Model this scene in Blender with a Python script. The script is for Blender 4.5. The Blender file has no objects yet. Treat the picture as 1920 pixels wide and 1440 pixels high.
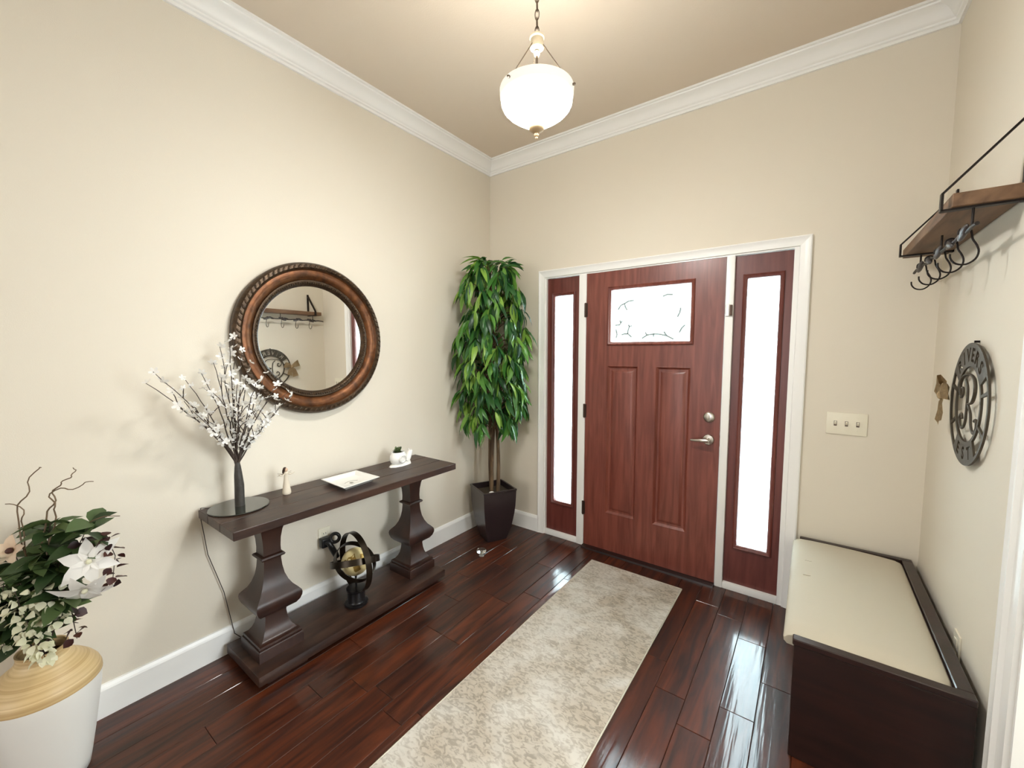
import bpy, bmesh, math, random
from mathutils import Vector, Matrix, Euler, Quaternion
random.seed(7)
PI = math.pi
S = bpy.context.scene
COL = S.collection

# ------------------------------------------------------------------ camera
cam_d = bpy.data.cameras.new('camera'); cam = bpy.data.objects.new('camera', cam_d); COL.objects.link(cam)
S.camera = cam
YAW, PITCH = 0.63419, -0.07848
fw = Vector((-math.sin(YAW)*math.cos(PITCH), math.cos(YAW)*math.cos(PITCH), math.sin(PITCH)))
rt = Vector((math.cos(YAW), math.sin(YAW), 0)); up = rt.cross(fw)
cam.matrix_world = Matrix(((rt.x, up.x, -fw.x, 2.2613), (rt.y, up.y, -fw.y, -2.7617), (rt.z, up.z, -fw.z, 1.4772), (0, 0, 0, 1)))
cam_d.sensor_width = 36; cam_d.lens = 765.94/1920*36; cam_d.clip_start = 0.02

# ------------------------------------------------------------------ world, lights, exposure
W_SKY = (0.80, 0.955, 1.0); SKY_STRENGTH = 20.0
PENDANT_STRENGTH = 102.0
wd = bpy.data.worlds.new('sky'); S.world = wd; wd.use_nodes = True
wd.node_tree.nodes['Background'].inputs['Color'].default_value = (*W_SKY, 1)
wd.node_tree.nodes['Background'].inputs['Strength'].default_value = SKY_STRENGTH

def area(name, loc, rot, sx, sy, energy, color):
    l = bpy.data.lights.new(name, 'AREA'); l.shape = 'RECTANGLE'; l.size = sx; l.size_y = sy
    l.energy = energy; l.color = color
    o = bpy.data.objects.new(name, l); COL.objects.link(o); o.location = loc; o.rotation_euler = rot
    return o
# unseen area lights added as fill: behind the viewer and beyond the right-hand opening
area('rear_fill_light', (1.36, -6.35, 1.45), (PI/2, 0, 0), 2.3, 2.2, 48, (0.97, 0.98, 1.0))  # added soft fill from behind the viewer; no window is built there
area('side_room_fill_light', (4.38, -1.42, 1.95), (0, PI/2, 0), 1.5, 1.3, 112, (0.86, 0.94, 1.0))  # added fill through the opening, brightens the lower left wall; no window built

S.view_settings.view_transform = 'Standard'; S.view_settings.look = 'None'
S.view_settings.gamma = 1.0; S.view_settings.use_curve_mapping = False
S.view_settings.exposure = 0.28

# ------------------------------------------------------------------ materials
def srgb(r, g, b):
    f = lambda c: (c/255/12.92) if c/255 <= .04045 else ((c/255+.055)/1.055)**2.4
    return (f(r), f(g), f(b), 1)

def newmat(name):
    m = bpy.data.materials.new(name); m.use_nodes = True
    nt = m.node_tree; return m, nt, nt.nodes['Principled BSDF']

def plain(name, c, rough=.5, metal=0, spec=.5, bump=0, bscale=200, coat=0, var=0, vscale=8):
    m, nt, b = newmat(name)
    b.inputs['Base Color'].default_value = c; b.inputs['Roughness'].default_value = rough
    b.inputs['Metallic'].default_value = metal; b.inputs['Specular IOR Level'].default_value = spec
    b.inputs['Coat Weight'].default_value = coat
    g = nt.nodes.new('ShaderNodeNewGeometry')
    if bump:
        n = nt.nodes.new('ShaderNodeTexNoise'); n.inputs['Scale'].default_value = bscale; n.inputs['Detail'].default_value = 3
        nt.links.new(g.outputs['Position'], n.inputs['Vector'])
        bp = nt.nodes.new('ShaderNodeBump'); bp.inputs['Strength'].default_value = bump; bp.inputs['Distance'].default_value = .004
        nt.links.new(n.outputs['Fac'], bp.inputs['Height']); nt.links.new(bp.outputs['Normal'], b.inputs['Normal'])
    if var:
        n = nt.nodes.new('ShaderNodeTexNoise'); n.inputs['Scale'].default_value = vscale; n.inputs['Detail'].default_value = 5
        nt.links.new(g.outputs['Position'], n.inputs['Vector'])
        r = nt.nodes.new('ShaderNodeValToRGB')
        r.color_ramp.elements[0].color = [x*(1-var) for x in c[:3]]+[1]; r.color_ramp.elements[1].color = [min(1, x*(1+var)) for x in c[:3]]+[1]
        r.color_ramp.elements[0].position = .3; r.color_ramp.elements[1].position = .7
        nt.links.new(n.outputs['Fac'], r.inputs['Fac']); nt.links.new(r.outputs['Color'], b.inputs['Base Color'])
    return m

def wood(name, dark, light, scale=(6, 60, 60), rough=.35, bump=.1, coat=0, coat_ior=1.5, coat_rough=.1, per_obj=0, spec=.5, bdist=.003, bscale=None):
    m, nt, b = newmat(name); L = nt.links.new
    b.inputs['Roughness'].default_value = rough; b.inputs['Specular IOR Level'].default_value = spec
    b.inputs['Coat Weight'].default_value = coat; b.inputs['Coat IOR'].default_value = coat_ior; b.inputs['Coat Roughness'].default_value = coat_rough
    g = nt.nodes.new('ShaderNodeNewGeometry'); mp = nt.nodes.new('ShaderNodeMapping'); mp.inputs['Scale'].default_value = scale
    src = g.outputs['Position']
    if per_obj:
        oi = nt.nodes.new('ShaderNodeObjectInfo'); ml = nt.nodes.new('ShaderNodeMath'); ml.operation = 'MULTIPLY'; ml.inputs[1].default_value = 37
        L(oi.outputs['Random'], ml.inputs[0])
        cx = nt.nodes.new('ShaderNodeCombineXYZ'); L(ml.outputs[0], cx.inputs['Z']); L(ml.outputs[0], cx.inputs['Y'])
        ad = nt.nodes.new('ShaderNodeVectorMath'); ad.operation = 'ADD'; L(src, ad.inputs[0]); L(cx.outputs[0], ad.inputs[1]); src = ad.outputs[0]
    L(src, mp.inputs['Vector'])
    n = nt.nodes.new('ShaderNodeTexNoise'); n.inputs['Scale'].default_value = 1; n.inputs['Detail'].default_value = 6; n.inputs['Distortion'].default_value = .6
    L(mp.outputs['Vector'], n.inputs['Vector'])
    r = nt.nodes.new('ShaderNodeValToRGB'); r.color_ramp.elements[0].color = dark; r.color_ramp.elements[1].color = light
    r.color_ramp.elements[0].position = .33; r.color_ramp.elements[1].position = .68
    L(n.outputs['Fac'], r.inputs['Fac'])
    out = r.outputs['Color']
    if per_obj:
        hv = nt.nodes.new('ShaderNodeHueSaturation'); mr = nt.nodes.new('ShaderNodeMapRange')
        mr.inputs['To Min'].default_value = 1-per_obj; mr.inputs['To Max'].default_value = 1+per_obj
        L(oi.outputs['Random'], mr.inputs['Value']); L(mr.outputs[0], hv.inputs['Value']); L(out, hv.inputs['Color']); out = hv.outputs['Color']
    L(out, b.inputs['Base Color'])
    if bump:
        h = n.outputs['Fac']
        if bscale:
            mp2 = nt.nodes.new('ShaderNodeMapping'); mp2.inputs['Scale'].default_value = bscale; L(src, mp2.inputs['Vector'])
            n2 = nt.nodes.new('ShaderNodeTexNoise'); n2.inputs['Scale'].default_value = 1; n2.inputs['Detail'].default_value = 2; L(mp2.outputs[0], n2.inputs['Vector']); h = n2.outputs['Fac']
        bp = nt.nodes.new('ShaderNodeBump'); bp.inputs['Strength'].default_value = bump; bp.inputs['Distance'].default_value = bdist
        L(h, bp.inputs['Height']); L(bp.outputs['Normal'], b.inputs['Normal']); L(bp.outputs['Normal'], b.inputs['Coat Normal'])
    return m

def leafmat(name, cols, rough=.4, trans=.25):
    m, nt, b = newmat(name); L = nt.links.new
    g = nt.nodes.new('ShaderNodeNewGeometry'); oi = nt.nodes.new('ShaderNodeObjectInfo')
    ad = nt.nodes.new('ShaderNodeMath'); ad.operation = 'ADD'; L(g.outputs['Random Per Island'], ad.inputs[0]); L(oi.outputs['Random'], ad.inputs[1])
    fr = nt.nodes.new('ShaderNodeMath'); fr.operation = 'FRACT'; L(ad.outputs[0], fr.inputs[0])
    r = nt.nodes.new('ShaderNodeValToRGB')
    while len(r.color_ramp.elements) < len(cols): r.color_ramp.elements.new(.5)
    for i, c in enumerate(cols): r.color_ramp.elements[i].position = i/(len(cols)-1); r.color_ramp.elements[i].color = c
    L(fr.outputs[0], r.inputs['Fac']); L(r.outputs['Color'], b.inputs['Base Color']); b.inputs['Roughness'].default_value = rough
    if trans:
        t = nt.nodes.new('ShaderNodeBsdfTranslucent'); L(r.outputs['Color'], t.inputs['Color'])
        mx = nt.nodes.new('ShaderNodeMixShader'); mx.inputs[0].default_value = trans
        L(b.outputs[0], mx.inputs[1]); L(t.outputs[0], mx.inputs[2]); L(mx.outputs[0], nt.nodes['Material Output'].inputs['Surface'])
    return m

def glow(name, c, emit, strength, rough=.3):
    m, nt, b = newmat(name)
    b.inputs['Base Color'].default_value = c; b.inputs['Roughness'].default_value = rough
    b.inputs['Emission Color'].default_value = emit; b.inputs['Emission Strength'].default_value = strength
    return m

def glassy(name, c, rough=0, ior=1.45):
    m, nt, b = newmat(name)
    b.inputs['Base Color'].default_value = c; b.inputs['Roughness'].default_value = rough
    b.inputs['Transmission Weight'].default_value = 1; b.inputs['IOR'].default_value = ior
    return m

def rugmat(name):
    m, nt, b = newmat(name); L = nt.links.new
    b.inputs['Roughness'].default_value = .95; b.inputs['Specular IOR Level'].default_value = .1
    g = nt.nodes.new('ShaderNodeNewGeometry')
    def noise(sc, det, dist=0, vec=None):
        n = nt.nodes.new('ShaderNodeTexNoise'); n.inputs['Scale'].default_value = sc; n.inputs['Detail'].default_value = det; n.inputs['Distortion'].default_value = dist
        L(vec or g.outputs['Position'], n.inputs['Vector']); return n.outputs['Fac']
    mp = nt.nodes.new('ShaderNodeMapping'); mp.inputs['Scale'].default_value = (1.0, 1.8, 1); L(g.outputs['Position'], mp.inputs['Vector'])
    a = noise(4.5, 3, .5); f = noise(34, 6, 1.3, mp.outputs[0])
    r1 = nt.nodes.new('ShaderNodeValToRGB'); r1.color_ramp.elements[0].color = srgb(222, 211, 194); r1.color_ramp.elements[1].color = srgb(243, 238, 228)
    r1.color_ramp.elements[0].position = .38; r1.color_ramp.elements[1].position = .62; L(a, r1.inputs['Fac'])
    r2 = nt.nodes.new('ShaderNodeValToRGB'); r2.color_ramp.elements[0].position = .40; r2.color_ramp.elements[1].position = .54
    r2.color_ramp.elements[0].color = (1, 1, 1, 1); r2.color_ramp.elements[1].color = (0, 0, 0, 1); L(f, r2.inputs['Fac'])
    mk = nt.nodes.new('ShaderNodeMath'); mk.operation = 'MULTIPLY'; L(r2.outputs['Color'], mk.inputs[0])
    mr = nt.nodes.new('ShaderNodeMapRange'); mr.inputs['From Min'].default_value = .35; mr.inputs['From Max'].default_value = .65
    mr.inputs['To Min'].default_value = .85; mr.inputs['To Max'].default_value = .30; L(a, mr.inputs['Value']); L(mr.outputs[0], mk.inputs[1])
    mx = nt.nodes.new('ShaderNodeMix'); mx.data_type = 'RGBA'; L(mk.outputs[0], mx.inputs['Factor']); L(r1.outputs['Color'], mx.inputs['A'])
    mx.inputs['B'].default_value = srgb(178, 166, 148); L(mx.outputs['Result'], b.inputs['Base Color'])
    pile = noise(420, 2)
    bp = nt.nodes.new('ShaderNodeBump'); bp.inputs['Strength'].default_value = .35; bp.inputs['Distance'].default_value = .003; L(pile, bp.inputs['Height']); L(bp.outputs['Normal'], b.inputs['Normal'])
    return m

def bands(name, c1, c2, scale, rough=.5):
    m, nt, b = newmat(name); L = nt.links.new; b.inputs['Roughness'].default_value = rough
    g = nt.nodes.new('ShaderNodeNewGeometry'); mp = nt.nodes.new('ShaderNodeMapping'); mp.inputs['Scale'].default_value = (.6, .6, scale); L(g.outputs['Position'], mp.inputs['Vector'])
    n = nt.nodes.new('ShaderNodeTexNoise'); n.inputs['Scale'].default_value = 1; n.inputs['Detail'].default_value = 4; L(mp.outputs[0], n.inputs['Vector'])
    r = nt.nodes.new('ShaderNodeValToRGB'); r.color_ramp.elements[0].color = c1; r.color_ramp.elements[1].color = c2; r.color_ramp.elements[0].position = .3; r.color_ramp.elements[1].position = .7
    L(n.outputs['Fac'], r.inputs['Fac']); L(r.outputs['Color'], b.inputs['Base Color'])
    bp = nt.nodes.new('ShaderNodeBump'); bp.inputs['Strength'].default_value = .3; bp.inputs['Distance'].default_value = .002; L(n.outputs['Fac'], bp.inputs['Height']); L(bp.outputs['Normal'], b.inputs['Normal'])
    return m

M = {}
M['wall'] = plain('wall_paint', srgb(223, 215, 199), .75, spec=.25, bump=.12, bscale=260)
M['ceil'] = plain('ceiling_paint', srgb(222, 208, 190), .85, spec=.2, bump=.15, bscale=180)
M['trim'] = plain('trim_white', srgb(243, 243, 240), .32)
M['door'] = wood('door_mahogany', srgb(102, 47, 36), srgb(132, 71, 57), (34, 34, 2.6), .40, .10, coat=.25, coat_rough=.25)
M['door_dk'] = wood('sidelight_mahogany', srgb(88, 38, 31), srgb(110, 54, 46), (34, 34, 2.6), .40, .10, coat=.25, coat_rough=.25)
M['floor'] = wood('floor_plank', srgb(37, 14, 6), srgb(82, 36, 14), (28, 3.0, 28), .5, .3, coat=.62, coat_ior=1.5, coat_rough=.12, per_obj=.3, spec=.25, bdist=.004, bscale=(42, 2.2, 42))
M['subfloor'] = plain('floor_joint', srgb(18, 8, 5), .7)
M['espresso'] = wood('table_espresso', srgb(36, 21, 15), srgb(66, 43, 32), (22, 3.5, 22), .42, .15, coat=.15, coat_rough=.2, spec=.35)
M['espresso_v'] = wood('pedestal_espresso', srgb(34, 17, 11), srgb(52, 28, 19), (14, 14, 4), .40, .06, coat=.18, coat_rough=.2, spec=.4)
M['bench'] = wood('bench_mahogany', srgb(24, 9, 7), srgb(40, 17, 13), (3.5, 22, 26), .38, .12, coat=.2)
M['cushion'] = plain('cushion_cream', srgb(192, 184, 166), .7, spec=.2, bump=.12, bscale=320)
M['rug'] = rugmat('runner_pile')
M['mirror'] = plain('mirror_silver', (.93, .93, .91, 1), .008, 1)
M['bronze'] = plain('frame_bronze', srgb(98, 60, 32), .40, .6, bump=.35, bscale=60, var=.6, vscale=22)
M['bronze_dk'] = plain('frame_bronze_dark', srgb(66, 50, 34), .36, .65, bump=.3, bscale=120, var=.5, vscale=60)
M['iron'] = plain('black_iron', srgb(34, 27, 24), .45, .6, bump=.15, bscale=220)
M['iron_lt'] = plain('brushed_iron', srgb(88, 84, 84), .4, .7, bump=.2, bscale=160)
M['plaque'] = plain('plaque_bronze', srgb(70, 62, 50), .55, .3, bump=.2, bscale=150)
M['nickel'] = plain('satin_nickel', srgb(200, 196, 188), .28, 1)
M['hinge'] = plain('aged_hinge', srgb(82, 66, 58), .4, .8)
M['shelfwood'] = wood('shelf_walnut', srgb(92, 66, 44), srgb(132, 100, 72), (24, 3, 24), .6, .15)
M['frost'] = glassy('frosted_glass', (.93, .985, 1, 1), .38)
M['came'] = plain('glass_came', srgb(160, 178, 180), .5)
M['switch'] = plain('switch_ivory', srgb(232, 226, 206), .35)
M['plug'] = plain('black_plastic', srgb(20, 20, 22), .35)
M['pot'] = plain('pot_espresso', srgb(42, 32, 34), .3, coat=.3)
M['soil'] = plain('moss_soil', srgb(58, 48, 34), .95, bump=.6, bscale=70)
M['bark'] = wood('tree_bark', srgb(70, 52, 36), srgb(122, 98, 70), (20, 20, 5), .85, .5)
M['leaf'] = leafmat('mango_leaf', [srgb(22, 58, 30), srgb(44, 96, 44), srgb(78, 132, 50), srgb(146, 184, 78)], .36, .25)
M['gleaf'] = leafmat('green_leaf', [srgb(36, 56, 30), srgb(60, 84, 44), srgb(92, 110, 64)], .45, .15)
M['rleaf'] = leafmat('burgundy_leaf', [srgb(38, 16, 18), srgb(62, 26, 26), srgb(84, 48, 36)], .5, .15)
M['petal'] = leafmat('white_petal', [srgb(238, 236, 230), srgb(250, 249, 246)], .6, .3)
M['cpetal'] = leafmat('cream_petal', [srgb(222, 222, 190), srgb(240, 238, 214)], .6, .3)
M['opetal'] = leafmat('orchid_petal', [srgb(228, 214, 180), srgb(240, 214, 188)], .6, .3)
M['twig'] = plain('blossom_twig', srgb(62, 50, 42), .7, bump=.4, bscale=150)
M['willow'] = plain('willow_twig', srgb(112, 92, 70), .75)
M['trunkwrap'] = plain('wrapped_trunk', srgb(52, 48, 42), .55, bump=.5, bscale=90, var=.3, vscale=40)
M['darkglass'] = plain('dark_glass_base', srgb(44, 48, 42), .12, coat=.6)
M['cord'] = plain('brown_cord', srgb(58, 46, 38), .6)
M['ceramic'] = plain('white_ceramic', srgb(244, 242, 236), .18, coat=.5)
M['print'] = plain('grey_glaze_mark', srgb(140, 138, 128), .4)
M['dress'] = plain('figurine_dress', srgb(214, 202, 182), .7, bump=.15, bscale=160)
M['skin'] = plain('figurine_skin', srgb(206, 176, 150), .7)
M['hair'] = plain('figurine_hair', srgb(60, 40, 28), .8)
M['wire'] = plain('figurine_wire', srgb(150, 134, 112), .5, .6)
M['succ'] = leafmat('succulent', [srgb(44, 62, 32), srgb(84, 104, 58)], .5, .1)
M['gold'] = plain('globe_gold', srgb(232, 214, 158), .42, .25, var=.08, vscale=20)
M['gold_dk'] = plain('globe_land', srgb(150, 122, 60), .4, .6)
M['black'] = plain('black_lacquer', srgb(22, 20, 22), .32, .3)
M['band'] = plain('band_bronze_black', srgb(46, 38, 28), .3, .75)
M['vasewhite'] = plain('vase_white', srgb(232, 230, 224), .4)
M['bamboo'] = bands('bamboo_weave', srgb(178, 148, 100), srgb(216, 191, 144), 150, .42)
M['burlap'] = plain('burlap', srgb(176, 152, 116), .95, spec=.1, bump=.6, bscale=420, var=.18, vscale=90)
M['bowl'] = glow('lamp_bowl_lit', srgb(250, 246, 236), (1, .99, .96, 1), PENDANT_STRENGTH)
M['bowlin'] = glow('lamp_bowl_inside', srgb(250, 246, 236), (1, .97, .92, 1), 25.0)
M['bowlband'] = glow('lamp_bowl_band', srgb(238, 238, 230), (1, .97, .92, 1), .38)
M['lampmetal'] = plain('lamp_antique_cream', srgb(186, 174, 150), .5, .1)
M['finial'] = plain('lamp_finial_bronze', srgb(172, 146, 110), .5, .1)
M['chain'] = plain('lamp_chain', srgb(112, 100, 86), .4, .8)
M['crystal'] = glassy('doorstop_glass', (.95, .97, .97, 1), .04, 1.5)
M['concrete'] = plain('porch_concrete', srgb(206, 212, 214), .8)

# ------------------------------------------------------------------ helpers
def BM(): return bmesh.new()

def box(bm, x0, x1, y0, y1, z0, z1, bev=0, seg=2):
    r = bmesh.ops.create_cube(bm, size=1)
    vs = r['verts']
    for v in vs: v.co = ((x0+x1)/2+v.co.x*(x1-x0), (y0+y1)/2+v.co.y*(y1-y0), (z0+z1)/2+v.co.z*(z1-z0))
    if bev:
        es = list({e for v in vs for e in v.link_edges})
        bmesh.ops.bevel(bm, geom=es, offset=bev, segments=seg, profile=.6, affect='EDGES')
    return bm

def loops(bm, rings, close=True, cap0=True, cap1=True):
    vr = [[bm.verts.new(p) for p in r] for r in rings]
    n = len(vr[0])
    for a, b in zip(vr, vr[1:]):
        for i in range(n if close else n-1):
            j = (i+1) % n
            bm.faces.new((a[i], a[j], b[j], b[i]))
    if close and cap0: bm.faces.new(vr[0][::-1])
    if close and cap1: bm.faces.new(vr[-1])
    return vr

def lathe(bm, prof, c, seg=32, cap0=True, cap1=True, sx=1, sy=1):
    loops(bm, [[(c[0]+r*sx*math.cos(2*PI*i/seg), c[1]+r*sy*math.sin(2*PI*i/seg), z) for i in range(seg)] for r, z in prof], True, cap0, cap1)
    return bm

def sqlathe(bm, prof, c, rot=0, cap0=True, cap1=True):
    rings = []
    for h, z in prof:
        rings.append([(c[0]+h*math.sqrt(2)*math.cos(rot+PI/4+k*PI/2), c[1]+h*math.sqrt(2)*math.sin(rot+PI/4+k*PI/2), z) for k in range(4)])
    loops(bm, rings, True, cap0, cap1); return bm

def tube(bm, pts, r, seg=8, caps=True, flat=1.0):
    pts = [Vector(p) for p in pts]; n = len(pts)
    rs = r if isinstance(r, (list, tuple)) else [r]*n
    rings = []; nrm = None
    for i, p in enumerate(pts):
        t = (pts[min(i+1, n-1)]-pts[max(i-1, 0)]).normalized()
        if nrm is None:
            a = Vector((0, 0, 1)) if abs(t.z) < .9 else Vector((1, 0, 0)); nrm = (a-t*a.dot(t)).normalized()
        else:
            nrm = (nrm-t*nrm.dot(t)).normalized()
        bn = t.cross(nrm)
        rings.append([p+nrm*rs[i]*math.cos(2*PI*k/seg)+bn*rs[i]*flat*math.sin(2*PI*k/seg) for k in range(seg)])
    loops(bm, rings, True, caps, caps); return bm

def ring(bm, c, ax, R, r, seg=40, sub=8, sx=1.0):
    """torus about axis ax; a pair r=(radial, axial) gives a flat band"""
    rr, ra = r if isinstance(r, (list, tuple)) else (r, r)
    q = Vector((0, 0, 1)).rotation_difference(Vector(ax)); c = Vector(c)
    vr = []
    for i in range(seg):
        a = 2*PI*i/seg; row = []
        for k in range(sub):
            b = 2*PI*k/sub + PI/4*(sub == 4)
            m = math.sqrt(2) if sub == 4 else 1
            rad = R+rr*m*math.cos(b)
            row.append(bm.verts.new(c+q @ Vector((rad*math.cos(a)*sx, rad*math.sin(a), ra*m*math.sin(b)))))
        vr.append(row)
    for i in range(seg):
        for k in range(sub):
            bm.faces.new((vr[i][k], vr[(i+1) % seg][k], vr[(i+1) % seg][(k+1) % sub], vr[i][(k+1) % sub]))
    return bm

def ball(bm, c, r, seg=16, rings=10, sc=(1, 1, 1), rot=None):
    m = Matrix.Translation(c) @ (rot.to_matrix().to_4x4() if rot else Matrix()) @ Matrix.Diagonal((*sc, 1))
    bmesh.ops.create_uvsphere(bm, u_segments=seg, v_segments=rings, radius=r, matrix=m); return bm

def rectframe(bm, x0, x1, z0, z1, prof, fill=False, flip=False):
    """mitred rectangular moulding in the XZ plane; prof = (inset, y) pairs"""
    rs = [[(x0+o, y, z0+o), (x1-o, y, z0+o), (x1-o, y, z1-o), (x0+o, y, z1-o)] for o, y in prof]
    loops(bm, rs, True, False, fill); return bm

def finish(bm):
    bmesh.ops.recalc_face_normals(bm, faces=bm.faces[:])

def obj(name, bm, mat, parent=None, smooth=None, kind=None, root=None, fix=True):
    """mesh object built in world coordinates; a part's mesh is re-based on its thing's origin"""
    if fix: finish(bm)
    me = bpy.data.meshes.new(name); 
    if root is None: root = parent
    base = ROOT.get(root.name, Vector((0, 0, 0))) if root else Vector((0, 0, 0))
    if base.length: bm.transform(Matrix.Translation(-base))
    bm.to_mesh(me); bm.free()
    for m in (mat if isinstance(mat, list) else [mat]): me.materials.append(M[m])
    if smooth is not None:
        for p in me.polygons: p.use_smooth = True
        me.set_sharp_from_angle(angle=math.radians(smooth))
    o = bpy.data.objects.new(name, me); COL.objects.link(o)
    if parent: o.parent = parent; ROOT[o.name] = base
    if kind: o['kind'] = kind
    return o
ROOT = {}

def thing(name, label, cat, loc=(0, 0, 0), group=None, kind=None):
    o = bpy.data.objects.new(name, None); COL.objects.link(o); o.location = loc; o.empty_display_size = .05
    o['label'] = label; o['category'] = cat; ROOT[o.name] = Vector(loc)
    if group: o['group'] = group
    if kind: o['kind'] = kind
    return o

def tag(o, label, cat, group=None, kind=None):
    o['label'] = label; o['category'] = cat
    if group: o['group'] = group
    if kind: o['kind'] = kind
    return o

def rebase(o):
    """put a one-mesh thing's origin at the middle of its base"""
    vs = [v.co for v in o.data.vertices]
    c = Vector(((min(v.x for v in vs)+max(v.x for v in vs))/2, (min(v.y for v in vs)+max(v.y for v in vs))/2, min(v.z for v in vs)))
    o.data.transform(Matrix.Translation(-c)); o.location = c; return o

def place(name, me, parent, loc, rot=None, scale=1):
    """a piece that shares its mesh with the others of its kind"""
    o = bpy.data.objects.new(name, me); COL.objects.link(o); o.parent = parent
    o.location = Vector(loc)-ROOT[parent.name] if parent else loc
    if rot is not None:
        o.rotation_mode = 'QUATERNION'; o.rotation_quaternion = rot
    o.scale = (scale,)*3 if not isinstance(scale, (tuple, list)) else scale
    return o

def mesh_of(bm, mat, smooth=None, name='piece'):
    finish(bm); me = bpy.data.meshes.new(name); bm.to_mesh(me); bm.free(); me.materials.append(M[mat])
    if smooth is not None:
        for p in me.polygons: p.use_smooth = True
        me.set_sharp_from_angle(angle=math.radians(smooth))
    return me

# ------------------------------------------------------------------ the room shell
RW = 2.7275; H = 3.037; YB = -6.5; WT = .14
OX0, OX1, OZ = .53, 2.20, 2.075          # front door opening
RY0, RY1, RZ = -1.187, -2.02, 2.06       # opening in the right wall

def structure(name, bm, mat, label, cat, smooth=None):
    o = obj(name, bm, mat, smooth=smooth); return tag(o, label, cat, kind='structure')

bm = BM(); box(bm, -WT, 0, YB-WT, WT, 0, H)
structure('wall_left', bm, 'wall', 'beige painted wall behind the round mirror and console table', 'wall')
bm = BM(); box(bm, 0, OX0, 0, WT, 0, H); box(bm, OX1, RW, 0, WT, 0, H); box(bm, OX0, OX1, 0, WT, OZ, H)
structure('wall_front', bm, 'wall', 'beige painted wall around the red-brown front door', 'wall')
bm = BM(); box(bm, RW, RW+WT, RY0, WT, 0, H); box(bm, RW, RW+WT, RY1, RY0, RZ, H); box(bm, RW, RW+WT, YB-WT, RY1, 0, H)
structure('wall_right', bm, 'wall', 'beige painted wall behind the bench and the hook shelf', 'wall')
bm = BM(); box(bm, 0, RW, YB-WT, YB, 0, H)
structure('wall_rear', bm, 'wall', 'beige wall at the far end behind the viewer', 'wall')
bm = BM(); box(bm, RW+WT, 4.4, -.75, -.6, 0, H); box(bm, 4.4, 4.55, -3.0, -.6, 0, H); box(bm, RW+WT, 4.4, -3.15, -3.0, 0, H)
structure('wall_side', bm, 'wall', 'beige walls of the side room beyond the right opening', 'wall')
bm = BM(); box(bm, -WT, 4.55, YB-WT, WT, H, H+.12)
structure('ceiling', bm, 'ceil', 'plain tan ceiling above the pendant lamp', 'ceiling')

# floor: subfloor slab and single planks running towards the door
bm = BM(); box(bm, -WT, 4.55, YB-WT, .0, -.12, -.006); box(bm, OX0, OX1, 0, WT, -.12, -.006)
floor = structure('floor', bm, 'subfloor', 'dark hand-scraped hardwood floor of wide glossy planks', 'floor')
ROOT[floor.name] = Vector((0, 0, 0))
PW = .125
rnd = random.Random(11)
def plank(x0, x1, y0, y1):
    g = .0008; b = .0016
    x0 += g; x1 -= g; y0 += g; y1 -= g
    rings = [[(x0, y0, -.008), (x1, y0, -.008), (x1, y1, -.008), (x0, y1, -.008)],
             [(x0, y0, -.0014), (x1, y0, -.0014), (x1, y1, -.0014), (x0, y1, -.0014)],
             [(x0+b, y0+b, 0), (x1-b, y0+b, 0), (x1-b, y1-b, 0), (x0+b, y1-b, 0)]]
    bm = BM(); loops(bm, rings); obj('plank', bm, 'floor', floor)
x = 2.0145-16*PW
col_i = 0
while x < RW:
    a, b = max(x, 0), min(x+PW, RW)
    if b-a > .01:
        y = 0.0
        seams = {16: [-.45, -.962], 15: [-.30, -1.15]}.get(col_i)
        ys = [0.0]
        if seams: ys += seams
        else: ys.append(-rnd.uniform(.2, .95))
        while ys[-1] > -4.2: ys.append(ys[-1]-rnd.choice([.45, .62, .8, 1.0, 1.2])*rnd.uniform(.9, 1.1))
        ys[-1] = max(ys[-1], -5.4)
        for q, w in zip(ys, ys[1:]): plank(a, b, w, q)
    x += PW; col_i += 1

# crown moulding
crown = [(0, -.0945), (.012, -.0945), (.014, -.082), (.022, -.078), (.024, -.070), (.030, -.066), (.034, -.060), (.040, -.050), (.052, -.036), (.066, -.026), (.080, -.021), (.086, -.018), (.088, -.012), (.100, -.011), (.100, 0), (0, 0)]
def crown_run(name, f, label):
    bm = BM(); a = [bm.verts.new(f(p, H+z, 0)) for p, z in crown]; b = [bm.verts.new(f(p, H+z, 1)) for p, z in crown]
    for i in range(len(crown)): j = (i+1) % len(crown); bm.faces.new((a[i], a[j], b[j], b[i]))
    bm.faces.new(a); bm.faces.new(b[::-1])
    structure(name, bm, 'trim', label, 'crown moulding', smooth=25)
crown_run('trim_1', lambda p, z, e: (p, -p if e == 0 else YB, z), 'white crown moulding along the mirror wall')
crown_run('trim_2', lambda p, z, e: (p if e == 0 else RW-p, -p, z), 'white crown moulding above the front door wall')
crown_run('trim_3', lambda p, z, e: (RW-p, -p if e == 0 else YB, z), 'white crown moulding along the bench wall')

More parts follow.
